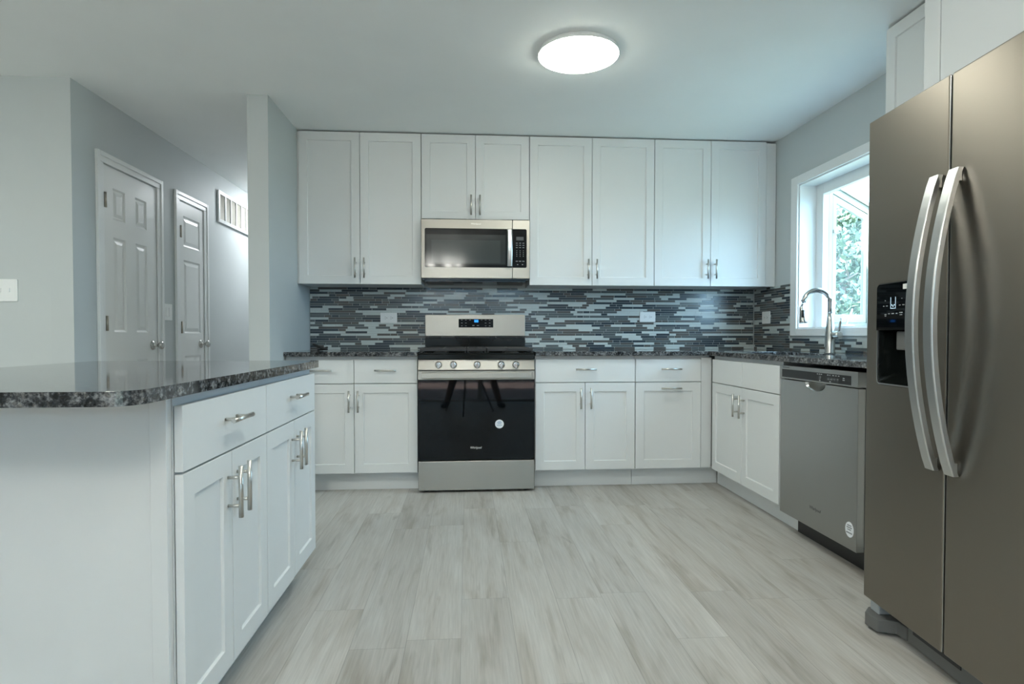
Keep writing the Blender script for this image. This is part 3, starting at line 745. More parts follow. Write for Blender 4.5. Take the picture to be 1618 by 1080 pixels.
# ------------------------------------------------------------------ microwave
def build_microwave():
    t = thing('microwave', 'stainless over-the-range microwave hanging under the short wall cabinet', 'microwave', (0.0595, 4.19, 1.378), 0, world=False)
    z = lambda q: q-1.378
    a, b = -0.3765, 0.3755
    bd = bmesh.new(); box(bd, a+0.003, b-0.003, 0.030, 0.378, z(1.412), z(1.8355)); obj('body', bd, 'black', t)
    un = bmesh.new(); box(un, a+0.02, b-0.02, 0.05, 0.37, z(1.400), z(1.4118))
    u = obj('vent_tray', un, 'black', t, 0.003)
    for xc in (-0.25, 0.25):
        gr = bmesh.new()
        for i in range(9): box(gr, xc-0.09, xc+0.09, 0.09+i*0.022, 0.098+i*0.022, z(1.3985), z(1.400))
        obj('grease_filter', gr, 'grey_plastic', u)
    sx = 0.2545                                             # seam between door and control column
    dz0, dz1 = z(1.421), z(1.826)
    d = obj('door', rplate(a, sx-0.001, dz0, dz1, 0.0, 0.029, 0.004), 'steel', t, 0.0015)
    c = obj('control_column', rplate(sx+0.001, b, dz0, dz1, 0.0, 0.029, 0.004), 'steel', t, 0.0015)
    gl = bmesh.new(); gz0, gz1 = z(1.4955), z(1.7645)
    pts = [(sx-0.0012, gz0), (sx-0.0012, gz1)] + [(x, q) for x, q in rrect(a+0.024, sx+0.2, gz0, gz1, 0.010) if x < 0]
    plate(gl, pts, -0.0012, -0.0001); g = obj('door_glass', gl, 'mwglass', d)
    obj('screen', BX(a+0.033, 0.207, -0.0016, -0.0013, z(1.517), z(1.722)), 'mwscreen', g)
    obj('inner_window', BX(a+0.070, 0.170, -0.0020, -0.0017, z(1.527), z(1.683)), 'mwscreen2', g)
    cg = bmesh.new(); rr_ = [(x, q) for x, q in rrect(sx-0.2, b-0.021, gz0, gz1, 0.010) if x > sx]
    pts = rr_[:6] + [(sx+0.0012, gz1), (sx+0.0012, gz0)] + rr_[6:]
    plate(cg, pts, -0.0012, -0.0001); k = obj('keypad', cg, 'mwglass', c)
    obj('display', BX(0.281, 0.333, -0.0016, -0.0013, z(1.686), z(1.711)), 'greyscreen', k)
    kp = bmesh.new()
    for x in (0.285, 0.308, 0.331):
        for q in (1.667, 1.652, 1.636): box(kp, x-0.0065, x+0.0065, -0.0015, -0.0013, z(q)-0.0014, z(q)+0.0014)
        for q in (1.614, 1.601, 1.588, 1.576): box(kp, x-0.0018, x+0.0018, -0.0015, -0.0013, z(q)-0.0022, z(q)+0.0022)
        box(kp, x-0.0075, x+0.0075, -0.0015, -0.0013, z(1.541)-0.0018, z(1.541)+0.0018)
    for x in (0.291, 0.325): box(kp, x-0.004, x+0.004, -0.0015, -0.0013, z(1.518)-0.0022, z(1.518)+0.0022)
    obj('key_print', kp, 'print', k)
    h = bmesh.new(); n = 12; pr = []
    z0, z1 = z(1.504), z(1.757)
    for i in range(n+1):
        q = i/n; pr.append((z0+(z1-z0)*q, -0.022-0.022*math.sin(PI*q)))
    rings = []
    for zz, y in pr: rings.append([h.verts.new(v) for v in ((0.2165, y, zz), (0.2235, y-0.006, zz), (0.2445, y-0.006, zz), (0.2515, y, zz), (0.2445, y+0.008, zz), (0.2235, y+0.008, zz))])
    for i in range(n):
        for q in range(6): h.faces.new((rings[i][q], rings[i][(q+1) % 6], rings[i+1][(q+1) % 6], rings[i+1][q]))
    h.faces.new(rings[0]); h.faces.new(rings[-1][::-1])
    for zz in (z0+0.012, z1-0.012): box(h, 0.224, 0.244, -0.022, -0.0013, zz-0.008, zz+0.008)
    obj('handle', h, 'fhandle', d)
    text('logo', 'Whirlpool', 0.0165, 'logo', d, (0.0, -0.0006, z(1.797)), shear=0.15)
build_microwave()

# ------------------------------------------------------------------ dishwasher
def build_dw():
    t = thing('dishwasher', 'stainless dishwasher under the counter between sink cabinet and refrigerator', 'dishwasher', (1.634, 2.714, 0), -PI/2)
    a, b = -0.310, 0.320
    obj('body', BX(a+0.012, b-0.008, 0.035, 0.60, 0.125, 0.862), 'grey_plastic', t)
    obj('toe_panel', BX(-0.278, b-0.001, 0.085, 0.10, 0.0008, 0.118), 'plastic', t)
    cx, hw, zb = 0.0, 0.083, 0.800
    # door skin with a half-round finger pocket cut out of its top edge
    pocket = [(cx-hw*math.cos(q), zb-0.040*math.sin(q)**0.8) for q in [PI*i/14 for i in range(15)]]
    pts = [(a+0.004, 0.105), (b-0.004, 0.105), (b-0.004, zb-0.002)] + [(x, min(z, zb-0.002)) for x, z in pocket[::-1]] + [(a+0.004, zb-0.002)]
    dm = bmesh.new(); plate(dm, pts, 0.0, 0.034)
    d = obj('door', dm, 'steelv', t, 0.002)
    pk = bmesh.new()                                     # the scooped cup behind the cut-out
    rows = []
    for j in range(6):
        s = j/5
        rows.append([pk.verts.new((cx+(x-cx)*(1-0.35*s), 0.0008+0.026*math.sin(s*PI/2), zb-0.002+(z-zb)*(1-s)*0.97)) for x, z in pocket])
    for j in range(5):
        for i in range(14):
            f = pk.faces.new((rows[j][i], rows[j][i+1], rows[j+1][i+1], rows[j+1][i])); f.smooth = True
    obj('pocket_handle', pk, 'chrome', d)
    c = obj('control_panel', rplate(a, b, 0.803, 0.869, -0.004, 0.034, 0.003), 'steelv', t, 0.002)
    s = obj('display_strip', BX(a+0.024, b-0.046, -0.0050, -0.0041, 0.810, 0.850), 'plastic', c)
    vt = bmesh.new()
    for i in range(5): plate(vt, [(a+0.032+i*0.0135+0.004*math.cos(q), 0.8595+0.0028*math.sin(q)) for q in [2*PI*k/10 for k in range(10)]], -0.0046, -0.0041)
    obj('vent_hole', vt, 'slot', c)
    for x, z, w_, h_ in [(0.050, 0.829, 0.010, 0.009), (0.115, 0.826, 0.008, 0.007), (0.138, 0.826, 0.008, 0.007), (0.160, 0.826, 0.008, 0.007), (0.182, 0.826, 0.008, 0.007)]:
        kp = bmesh.new(); plate(kp, [(x+w_*math.cos(q), z+h_*math.sin(q)) for q in [2*PI*k/12 for k in range(12)]], -0.0053, -0.0050)
        obj('button', kp, 'greyscreen', s)
    kt = bmesh.new()
    for x, z, w_ in [(0.030, 0.8435, 0.01), (0.045, 0.8435, 0.008), (0.060, 0.8435, 0.01), (0.110, 0.8435, 0.012), (0.126, 0.8435, 0.006), (0.150, 0.8435, 0.012), (0.170, 0.8435, 0.01), (0.190, 0.8435, 0.01), (0.048, 0.8145, 0.01), (0.128, 0.8145, 0.012), (0.225, 0.836, 0.012), (0.225, 0.828, 0.014)]:
        box(kt, x-w_/2, x+w_/2, -0.0053, -0.0050, z-0.0018, z+0.0018)
    obj('key_print', kt, 'print', s)
    text('logo', 'Whirlpool', 0.022, 'darklogo', d, (0.012, -0.0004, 0.203), shear=0.15)
    k = bmesh.new(); plate(k, [(0.270+0.0285*math.cos(q), 0.190+0.033*math.sin(q)) for q in [2*PI*i/40 for i in range(40)]], -0.0008, -0.0001)
    st = obj('sticker', k, 'sticker', d)
    tx = bmesh.new()
    for wv, z in ((0.028, 0.208), (0.036, 0.199), (0.024, 0.190), (0.040, 0.176)):
        n_ = int(wv/0.005)
        for q in range(n_): xx = 0.270-wv/2+q*wv/n_; box(tx, xx, xx+wv/n_*0.75, -0.0012, -0.0008, z-0.0024, z+0.0024)
    obj('sticker_print', tx, 'dimprint', st)
build_dw()

# ------------------------------------------------------------------ refrigerator (left front corner at the origin of its local frame)
def build_fridge():
    t = thing('refrigerator', 'large stainless side-by-side refrigerator with ice and water dispenser at the right', 'refrigerator', (1.405, 2.020, 0), math.radians(-94.9))
    W, GX = 0.910, 0.397; Z0, Z1 = 0.100, 1.765; DT = 0.075
    obj('body', BX(0.004, W-0.004, DT+0.004, 0.77, 0.055, 1.745), 'grey_plastic', t, 0.004)
    # left (freezer) door with an opening for the dispenser
    dx0, dx1, dz0, dz1 = 0.064, 0.265, 0.858, 1.195
    bm = bmesh.new()
    outer = [(0, Z0), (GX-0.004, Z0), (GX-0.004, Z1), (0, Z1)]; hole = rrect(dx0, dx1, dz0, dz1, 0.016)
    es = []; lo = []
    for lp in (outer, hole):
        v = [bm.verts.new((x, 0, z)) for x, z in lp]; lo.append(v); es += [bm.edges.new((v[i], v[(i+1) % len(v)])) for i in range(len(v))]
    bmesh.ops.triangle_fill(bm, use_beauty=True, edges=es)
    for v, dep in ((lo[0], DT), (lo[1], 0.004)):
        bk = [bm.verts.new((q.co.x, dep, q.co.z)) for q in v]
        for i in range(len(v)): bm.faces.new((v[i], v[(i+1) % len(v)], bk[(i+1) % len(v)], bk[i]))
        if dep == DT: bm.faces.new(bk[::-1])
    ld = obj('freezer_door', bm, 'fridge', t, 0.004, 3)
    rd = obj('fresh_food_door', BX(GX+0.004, W, 0, DT, Z0, Z1), 'fridge', t, 0.006, 3)
    sp = obj('door_edge_strip', BX(GX-0.0042, GX-0.0012, 0.002, DT, Z0+0.004, Z1-0.004), 'fhandle', ld)
    # dispenser
    b = bmesh.new(); zc = 1.040
    def inner(bm):                                      # open-fronted black recess
        f0 = rrect(dx0+0.004, dx1-0.004, dz0+0.004, dz1-0.004, 0.014); f1 = rrect(dx0+0.02, dx1-0.02, dz0+0.03, dz1-0.02, 0.012)
        A = [bm.verts.new((x, 0.003, z)) for x, z in f0]; B = [bm.verts.new((x, 0.062, z)) for x, z in f1]
        for i in range(len(A)): bm.faces.new((A[i], A[(i+1) % len(A)], B[(i+1) % len(A)], B[i]))
        bm.faces.new(B[::-1])
    inner(b); ds = obj('dispenser', b, 'black', ld)
    r = bmesh.new()
    o = rrect(dx0, dx1, dz0, dz1, 0.016); i_ = rrect(dx0+0.004, dx1-0.004, dz0+0.004, dz1-0.004, 0.013)
    O = [[r.verts.new((x, y, z)) for x, z in q] for q, y in ((o, -0.002), (i_, -0.002), (i_, 0.006), (o, 0.0))]
    for a_, b_ in ((0, 1), (1, 2), (0, 3)):
        for k in range(len(o)): r.faces.new((O[a_][k], O[a_][(k+1) % len(o)], O[b_][(k+1) % len(o)], O[b_][k]))
    obj('dispenser_trim', r, 'fhandle', ds)
    cg = bmesh.new(); pts = [(dx1-0.001, zc), (dx0+0.001, zc)] + [p for p in rrect(dx0+0.001, dx1-0.001, zc-0.1, dz1-0.001, 0.016) if p[1] > zc+0.01][::-1]
    pts = [(dx1-0.001, zc), (dx0+0.001, zc)] + sorted([p for p in rrect(dx0+0.001, dx1-0.001, zc-0.1, dz1-0.001, 0.016) if p[1] > zc+0.01], key=lambda p: (p[0]))
    plate(cg, pts, -0.0045, 0.0025); cp = obj('control_glass', cg, 'glass_black', ds)
    ic = bmesh.new(); yy = (-0.0052, -0.0046); cx = 0.155
    box(ic, cx-0.0135, cx-0.0115, *yy, 1.112, 1.148); box(ic, cx+0.0115, cx+0.0135, *yy, 1.112, 1.148); box(ic, cx-0.0135, cx+0.0135, *yy, 1.110, 1.112)
    for dx_, z in ((-0.006, 1.122), (0.0, 1.118), (0.006, 1.122)): box(ic, cx+dx_-0.002, cx+dx_+0.002, *yy, z-0.002, z+0.002)
    obj('dispenser_icon', ic, 'pale', cp)
    kk = bmesh.new()
    for x, z, w_ in [(0.105, 1.120, 0.006), (0.122, 1.120, 0.009), (0.190, 1.120, 0.008), (0.208, 1.120, 0.01), (0.115, 1.092, 0.010), (0.134, 1.094, 0.008), (0.154, 1.094, 0.012), (0.174, 1.094, 0.008), (0.196, 1.096, 0.016), (0.115, 1.087, 0.008), (0.196, 1.089, 0.012), (0.113, 1.138, 0.003), (0.200, 1.141, 0.003)]:
        box(kk, x-w_/2, x+w_/2, *yy, z-0.0012, z+0.0012)
    obj('key_print', kk, 'print', cp)
    obj('badge', BX(0.205, 0.236, -0.0056, -0.0046, 1.170, 1.186), 'logo', cp)
    ch = bmesh.new(); box(ch, 0.146, 0.215, 0.012, 0.05, 0.975, 1.036); obj('ice_chute', ch, 'grey_plastic', ds, 0.004)
    nz = bmesh.new(); tube(nz, [(0.215, 0.03, 0.972), (0.215, 0.03, 0.955)], 0.013, 14); obj('nozzle', nz, 'white_plastic', ds)
    pd = bmesh.new(); v = [(0.205, 0.905), (0.236, 0.905), (0.230, 0.950), (0.216, 0.950)]; plate(pd, v, 0.030, 0.036); obj('paddle', pd, 'white_plastic', ds, 0.002)
    # bowed handles: flat bands
    def bow(x0, x1, lean):
        h = bmesh.new(); n = 28; za, zb = 0.628, 1.487; rings = []
        for i in range(n+1):
            q = i/n; z = za+(zb-za)*q; out = 0.016+0.066*math.sin(PI*q)**0.85
            th = 0.014
            rings.append([h.verts.new(p) for p in ((x0, -out, z), (x0+0.003, -out-0.003, z), (x1-0.003, -out-0.003, z), (x1, -out, z), (x1, -out+th, z), (x0, -out+th, z))])
        for i in range(n):
            for k in range(6):
                f = h.faces.new((rings[i][k], rings[i][(k+1) % 6], rings[i+1][(k+1) % 6], rings[i+1][k]))
        h.faces.new(rings[0]); h.faces.new(rings[-1][::-1])
        for z in (za+0.02, zb-0.02): box(h, x0+0.008, x1-0.008, -0.014, -0.0005, z-0.016, z+0.016)
        return h
    obj('handle', bow(0.338, 0.376, -1), 'fhandle', ld, 0.001)
    obj('handle', bow(0.418, 0.456, 1), 'fhandle', rd, 0.001)
    gr = bmesh.new(); box(gr, 0.16, W-0.02, 0.055, 0.075, 0.012, 0.088)
    g = obj('grille', gr, 'grey_plastic', t, 0.003)
    sl = bmesh.new(); box(sl, 0.19, 0.40, 0.052, 0.0549, 0.052, 0.066); obj('grille_slot', sl, 'slot', g)
    ft = bmesh.new()                                     # left foot bracket: tray-like cover with a block above it
    pts = [(-0.004, 0.02), (0.035, -0.014), (0.095, -0.004), (0.11, 0.05), (0.155, 0.055), (0.155, 0.12), (-0.004, 0.12)]
    slab(ft, pts, [], 0.012, 0.056); f = obj('foot_bracket', ft, 'grey_plastic', t, 0.003)
    hb = bmesh.new(); box(hb, 0.012, 0.062, 0.018, 0.07, 0.0565, 0.099); obj('hinge_block', hb, 'print', f, 0.003)
    for x in (0.06, W-0.06):
        for y in (0.14, 0.70):
            u = bmesh.new(); lathe(u, [(0.0, 0.0), (0.02, 0.0), (0.02, 0.055), (0.0, 0.055)], 'z', (x, y, 0.0003), 16); obj('roller_foot', u, 'plastic', t)
build_fridge()

# ------------------------------------------------------------------ faucet
def build_faucet():
    fx, fy, fz = 2.135, 3.395, CZ1+0.0005
    t = thing('faucet', 'stainless gooseneck pull-down kitchen faucet standing behind the sink', 'faucet', (fx, fy, fz), 0)
    b = bmesh.new(); lathe(b, [(0.0, 0), (0.031, 0), (0.031, 0.004), (0.0275, 0.010), (0.0275, 0.10), (0.024, 0.14), (0.018, 0.20), (0.0155, 0.235), (0.0, 0.235)], 'z', (0, 0, 0), 28)
    body = obj('body', b, 'nickel', t)
    d = Vector((-0.96, 0.28, 0)).normalized(); R = 0.073
    n = bmesh.new(); pts = [Vector((0, 0, 0.22)), Vector((0, 0, 0.27)), Vector((0, 0, 0.30))]
    for k in range(1, 13):
        a = PI*k/12*0.93; pts.append(Vector((0, 0, 0.30)) + d*(R-R*math.cos(a)) + Vector((0, 0, R*math.sin(a))))
    last = pts[-1]; dirn = (pts[-1]-pts[-2]).normalized(); pts.append(last+dirn*0.012)
    tube(n, pts, 0.0145, 18); obj('spout', n, 'nickel', t)
    tip = pts[-1]; hose = tip+dirn*0.030
    hh = bmesh.new(); tube(hh, [tip-dirn*0.004, hose], 0.006, 10); obj('hose', hh, 'chrome', t)
    w_ = bmesh.new(); e = hose+Vector((d.x*-0.012, d.y*-0.012, -0.098))
    q = [hose+(e-hose)*s for s in (-0.04, 0.04, 0.2, 0.5, 0.82, 0.92, 1.0)]
    tube(w_, q, [0.009, 0.0115, 0.0135, 0.0165, 0.0215, 0.023, 0.021], 20); sh = obj('spray_head', w_, 'nickel', t)
    bt = bmesh.new(); m_ = hose+(e-hose)*0.45; tube(bt, [m_+Vector((-0.004, -0.0125, 0.024)), m_+Vector((-0.006, -0.0145, -0.020))], 0.0085, 10); obj('spray_button', bt, 'plastic', sh)
    l = bmesh.new(); z = 0.108
    tube(l, [(0, 0, z), (0.010, -0.050, z), (0.014, -0.072, z)], [0.018, 0.0195, 0.0195], 20); hb = obj('valve', l, 'nickel', t)
    lv = bmesh.new(); tube(lv, [(0.013, -0.058, z+0.012), (0.014, -0.066, z+0.04), (0.016, -0.074, z+0.075), (0.018, -0.078, z+0.098)], [0.007, 0.0065, 0.007, 0.006], 12); obj('lever', lv, 'nickel', hb)
build_faucet()

# ------------------------------------------------------------------ ceiling lights
def dome(name, label, x, y, R, glow, group=None):
    H = 0.062
    t = thing(name, label, 'ceiling light', (x, y, CE-H), 0, group, False)
    p = bmesh.new(); lathe(p, [(0.0, H-0.0005), (R-0.006, H-0.0005), (R-0.004, H-0.003), (R+0.0015, 0.046), (R+0.0015, 0.038), (R-0.004, 0.036), (0.0, 0.036)], 'z', (0, 0, 0), 72)
    obj('base_plate', p, 'trim', t)
    d = bmesh.new(); prof = [(0.0, 0.0)]
    for k in range(1, 17):
        q = (k/16)**0.7; prof.append(((R-0.001)*q, 0.0355*q**3.0))
    lathe(d, prof, 'z', (0, 0, 0), 72); obj('diffuser', d, glow, t)
    return t
dome('ceiling_light', 'round glowing flush-mount ceiling light above the kitchen floor', 0.553, 2.985, 0.200, 'lampglow')
dome('ceiling_light', 'round flush-mount ceiling light in the hallway behind the partition wall', -1.73, 6.2, 0.17, 'hallglow')
dome('ceiling_light', 'round flush-mount ceiling light over the dining side, left of the island', -2.9, 1.2, 0.19, 'dininglow')  # fill lamp added out of view to brighten the left side
dome('ceiling_light', 'round flush-mount ceiling light nearer the camera, between island and refrigerator', 0.25, 1.30, 0.19, 'rearglow')  # fill lamp added out of view to lift floor, cabinets and ceiling
def chandelier():
    t = thing('chandelier', 'small five-bulb chandelier hanging behind the camera', 'chandelier', (-0.35, -0.35, 1.95), 0)
    s = bmesh.new(); tube(s, [(0, 0, 0.02), (0, 0, CE-1.951)], 0.008, 10); lathe(s, [(0.0, CE-1.975), (0.06, CE-1.975), (0.06, CE-1.9505), (0.0, CE-1.9505)], 'z', (0, 0, 0), 24); obj('stem', s, 'nickel', t)
    for k in range(5):
        a = 2*PI*k/5; c, q = math.cos(a), math.sin(a)
        m_ = bmesh.new(); tube(m_, [(0, 0, 0.04), (0.1*c, 0.1*q, 0.0), (0.2*c, 0.2*q, 0.03), (0.22*c, 0.22*q, 0.07)], 0.006, 8); ar = obj('arm', m_, 'nickel', t)
        b = bmesh.new(); lathe(b, [(0.0, 0.072), (0.012, 0.074), (0.03, 0.10), (0.032, 0.12), (0.02, 0.145), (0.0, 0.15)], 'z', (0.22*c, 0.22*q, 0), 16); obj('bulb', b, 'bulb', ar)
chandelier()

# ------------------------------------------------------------------ plates and register
def outlet(label, loc, rotz, w_=0.124, h_=0.078):
    t = thing('wall_outlet', label, 'outlet', loc, rotz, 'backsplash outlets')
    obj('cover_plate', rplate(-w_/2, w_/2, -h_/2, h_/2, -0.006, -0.0002, 0.004), 'white_plastic', t, 0.0015)
    for cx in (-0.021, 0.021):
        r = bmesh.new(); plate(r, rrect(cx-0.0165, cx+0.0165, -0.0165, 0.0165, 0.008), -0.0075, -0.006); rc = obj('receptacle', r, 'white_plastic', t)
        s = bmesh.new(); box(s, cx-0.007, cx-0.001, -0.0079, -0.0075, 0.005, 0.0075); box(s, cx-0.007, cx-0.001, -0.0079, -0.0075, -0.0075, -0.005)
        plate(s, [(cx+0.007+0.0028*math.cos(q), 0.0028*math.sin(q)) for q in [2*PI*k/10 for k in range(10)]], -0.0079, -0.0075); obj('socket_slots', s, 'slot', rc)
outlet('white outlet on the back mosaic wall left of the range', (-0.588, 4.5655, 1.155), 0)
outlet('white outlet on the back mosaic wall right of the range', (1.391, 4.5655, 1.167), 0)
outlet('white outlet on the window wall mosaic beside the corner', (2.2445, 4.365, 1.158), -PI/2, 0.118, 0.092)
def switch(label, loc, rotz, w_, h_, kind):
    t = thing('light_switch', label, 'switch', loc, rotz, 'light switches')
    obj('cover_plate', rplate(-w_/2, w_/2, -h_/2, h_/2, -0.006, -0.0002, 0.004), 'white_plastic', t, 0.0015)
    for cx in (-0.023, 0.023):
        b = bmesh.new()
        if kind == 'toggle': box(b, cx-0.005, cx+0.005, -0.012, -0.006, -0.010, 0.012)
        else: box(b, cx-0.016, cx+0.016, -0.009, -0.006, -0.033, 0.033)
        obj('toggle' if kind == 'toggle' else 'rocker', b, 'white_plastic', t, 0.001)
switch('white double toggle switch plate on the wall left of the hallway corner', (-2.530, 3.4995, 1.271), 0, 0.132, 0.122, 'toggle')
switch('white double rocker switch plate between the two hallway doors', (LX+0.0005, 4.543, 1.193), PI/2, 0.117, 0.119, 'rocker')
def register():
    y0, y1, z0, z1 = 5.425, 6.235, 2.015, 2.292
    t = thing('air_return_vent', 'white return-air vent with vertical bars high on the hallway wall', 'vent', (LX, (y0+y1)/2, (z0)), PI/2)
    hw = (y1-y0)/2; H = z1-z0
    obj('backing', BX(-hw+0.02, hw-0.02, -0.004, -0.0005, 0.02, H-0.02), 'ventdark', t)
    f = bmesh.new(); e = 0.030
    box(f, -hw, hw, -0.020, -0.0045, 0, e); box(f, -hw, hw, -0.020, -0.0045, H-e, H); box(f, -hw, -hw+e, -0.020, -0.0045, e, H-e); box(f, hw-e, hw, -0.020, -0.0045, e, H-e)
    obj('frame', f, 'trim', t, 0.002)
    for k in range(1, 6):
        x = -hw+e+k*(2*hw-2*e)/6; obj('mullion', BX(x-0.009, x+0.009, -0.018, -0.0045, e, H-e), 'trim', t)
    l = bmesh.new(); n = 26
    for k in range(n):
        z = e+(H-2*e)*(k+0.5)/n
        v = [l.verts.new(p) for p in ((-hw+e, -0.012, z-0.0046), (hw-e, -0.012, z-0.0046), (hw-e, -0.008, z+0.0046), (-hw+e, -0.008, z+0.0046))]; l.faces.new(v)
        v = [l.verts.new(p) for p in ((-hw+e, -0.011, z-0.0050), (hw-e, -0.011, z-0.0050), (hw-e, -0.007, z+0.0042), (-hw+e, -0.007, z+0.0042))]; l.faces.new(v)
    obj('louvers', l, 'vent', t)
register()

# small black clip on the counter
c = bmesh.new(); z = CZ1+0.0006
tube(c, [(-1.065, 4.235, z+0.046), (-1.045, 4.235, z+0.036), (-0.985, 4.235, z+0.012), (-0.965, 4.235, z+0.008)], [0.007, 0.009, 0.010, 0.006], 10)
tube(c, [(-1.035, 4.245, z+0.006), (-1.00, 4.240, z+0.010), (-0.965, 4.235, z+0.024)], [0.006, 0.009, 0.007], 10)
tag(obj('clip', c, 'plastic'), 'small black plastic clip lying on the granite in the corner left of the range', 'clip')

# ------------------------------------------------------------------ outdoors
struct('ground', BX(-30, 40, -30, 40, -0.6, -0.55), 'grass')
struct('patio', BX(-3.5, 4.5, -6.5, -1.66, -0.5495, -0.06), 'deck')
struct('side_yard', BX(-12, -4.7, -8, 8, -0.5495, -0.2), 'concrete')  # unseen pale slab, added as a sunlight bounce
struct('patio_cover', BX(-3.5, 4.5, -5.5, -1.63, 2.30, 2.42), 'siding')  # unseen roof added to cut sky light through the patio door
skyscreen = bmesh.new()  # unseen boards added to block low sky light at the patio door
for k in range(70): box(skyscreen, -4.0+k*0.13, -4.0+k*0.13+0.122, -7.02, -7.0, -0.5495, 2.25)
for z in (0.0, 1.7): box(skyscreen, -4.0, 5.1, -7.06, -7.0201, z, z+0.09)
tag(obj('fence', skyscreen, 'fencewood'), 'brown board privacy fence beyond the patio behind the camera', 'fence')
def house():
    t = thing('neighbor_house', 'pale lap-sided neighboring house seen through the window', 'house', (8.78, 10.4, -0.55), 0)
    bm = bmesh.new(); X0, X1 = -1.70, 4.0; n = 22; lh = 0.16
    for k in range(n):
        z = k*lh; v = [bm.verts.new(p) for p in ((X0, -0.025, z), (X1, -0.025, z), (X1, 0.0, z+lh), (X0, 0.0, z+lh), (X0, 0, z), (X1, 0, z))]
        bm.faces.new(v[:4]); bm.faces.new((v[0], v[1], v[5], v[4]))
    box(bm, X0, X1, 0.0005, 5, 0, n*lh); obj('walls', bm, 'siding', t)
    obj('corner_board', BX(X0-0.14, X0, -0.05, 0.1, 0, n*lh), 'trim', t)
    r = bmesh.new(); box(r, X0-2.6, X0-0.2, -0.6, 3.0, 3.22, 3.34); obj('porch_roof', r, 'roof', t)
    pr = bmesh.new(); v = [(X0-2.6, 3.35), (X0-0.2, 3.35), (X0-0.2, 4.1), (X0-1.4, 4.5)]; plate(pr, v, 0.4, 0.6); obj('gable', pr, 'roof', t)
    b = bmesh.new(); tube(b, [(X0-2.6, -0.2, 2.75), (X0+0.3, -0.2, 2.62)], 0.10, 8); obj('porch_beam', b, 'roof', t)
    rf = bmesh.new(); plate(rf, [(X0-0.4, n*lh), (X1+0.4, n*lh), ((X0+X1)/2, n*lh+0.7)], -0.3, 5.2); obj('roof', rf, 'roof', t)
house()
def tree(label, x, y, h, rad, seed, nleaf=4200):
    rnd = random.Random(seed); t = thing('tree', label, 'tree', (x, y, -0.55), 0, 'trees outside')
    k = bmesh.new(); tube(k, [(0, 0, 0), (0.05, 0.03, h*0.35), (-0.04, 0.05, h*0.6), (0.0, 0.0, h*0.9)], [0.10, 0.08, 0.06, 0.02], 10)
    for _ in range(9):
        a = rnd.random()*2*PI; z0 = h*(0.3+0.5*rnd.random()); tube(k, [(0, 0, z0), (rad*0.5*math.cos(a), rad*0.5*math.sin(a), z0+0.4), (rad*0.8*math.cos(a), rad*0.8*math.sin(a), z0+0.5)], [0.03, 0.02, 0.008], 6)
    obj('trunk', k, 'bark', t)
    l = bmesh.new()
    cl = [(Vector((rnd.gauss(0, rad*0.5), rnd.gauss(0, rad*0.5), h*(0.25+0.72*rnd.random()))), rad*(0.22+0.25*rnd.random())) for _ in range(26)]
    for _ in range(nleaf):
        c, r = rnd.choice(cl); p = c+Vector((rnd.gauss(0, 1), rnd.gauss(0, 1), rnd.gauss(0, 0.8)))*r*0.6
        u = Vector((rnd.gauss(0, 1), rnd.gauss(0, 1), rnd.gauss(0, 1))).normalized(); v = u.cross(Vector((rnd.gauss(0, 1), rnd.gauss(0, 1), rnd.gauss(0, 1)))).normalized(); s = 0.022+0.022*rnd.random()
        l.faces.new([l.verts.new(p+q) for q in (-u*s*1.6, v*s*0.7, u*s*1.6, -v*s*0.7)])
    obj('foliage', l, 'leaf', t)
tree('leafy green tree outside the window in front of the neighboring house', 6.0, 9.1, 3.2, 0.55, 1)
tree('green tree further back outside the window', 4.6, 7.6, 3.3, 0.6, 2)

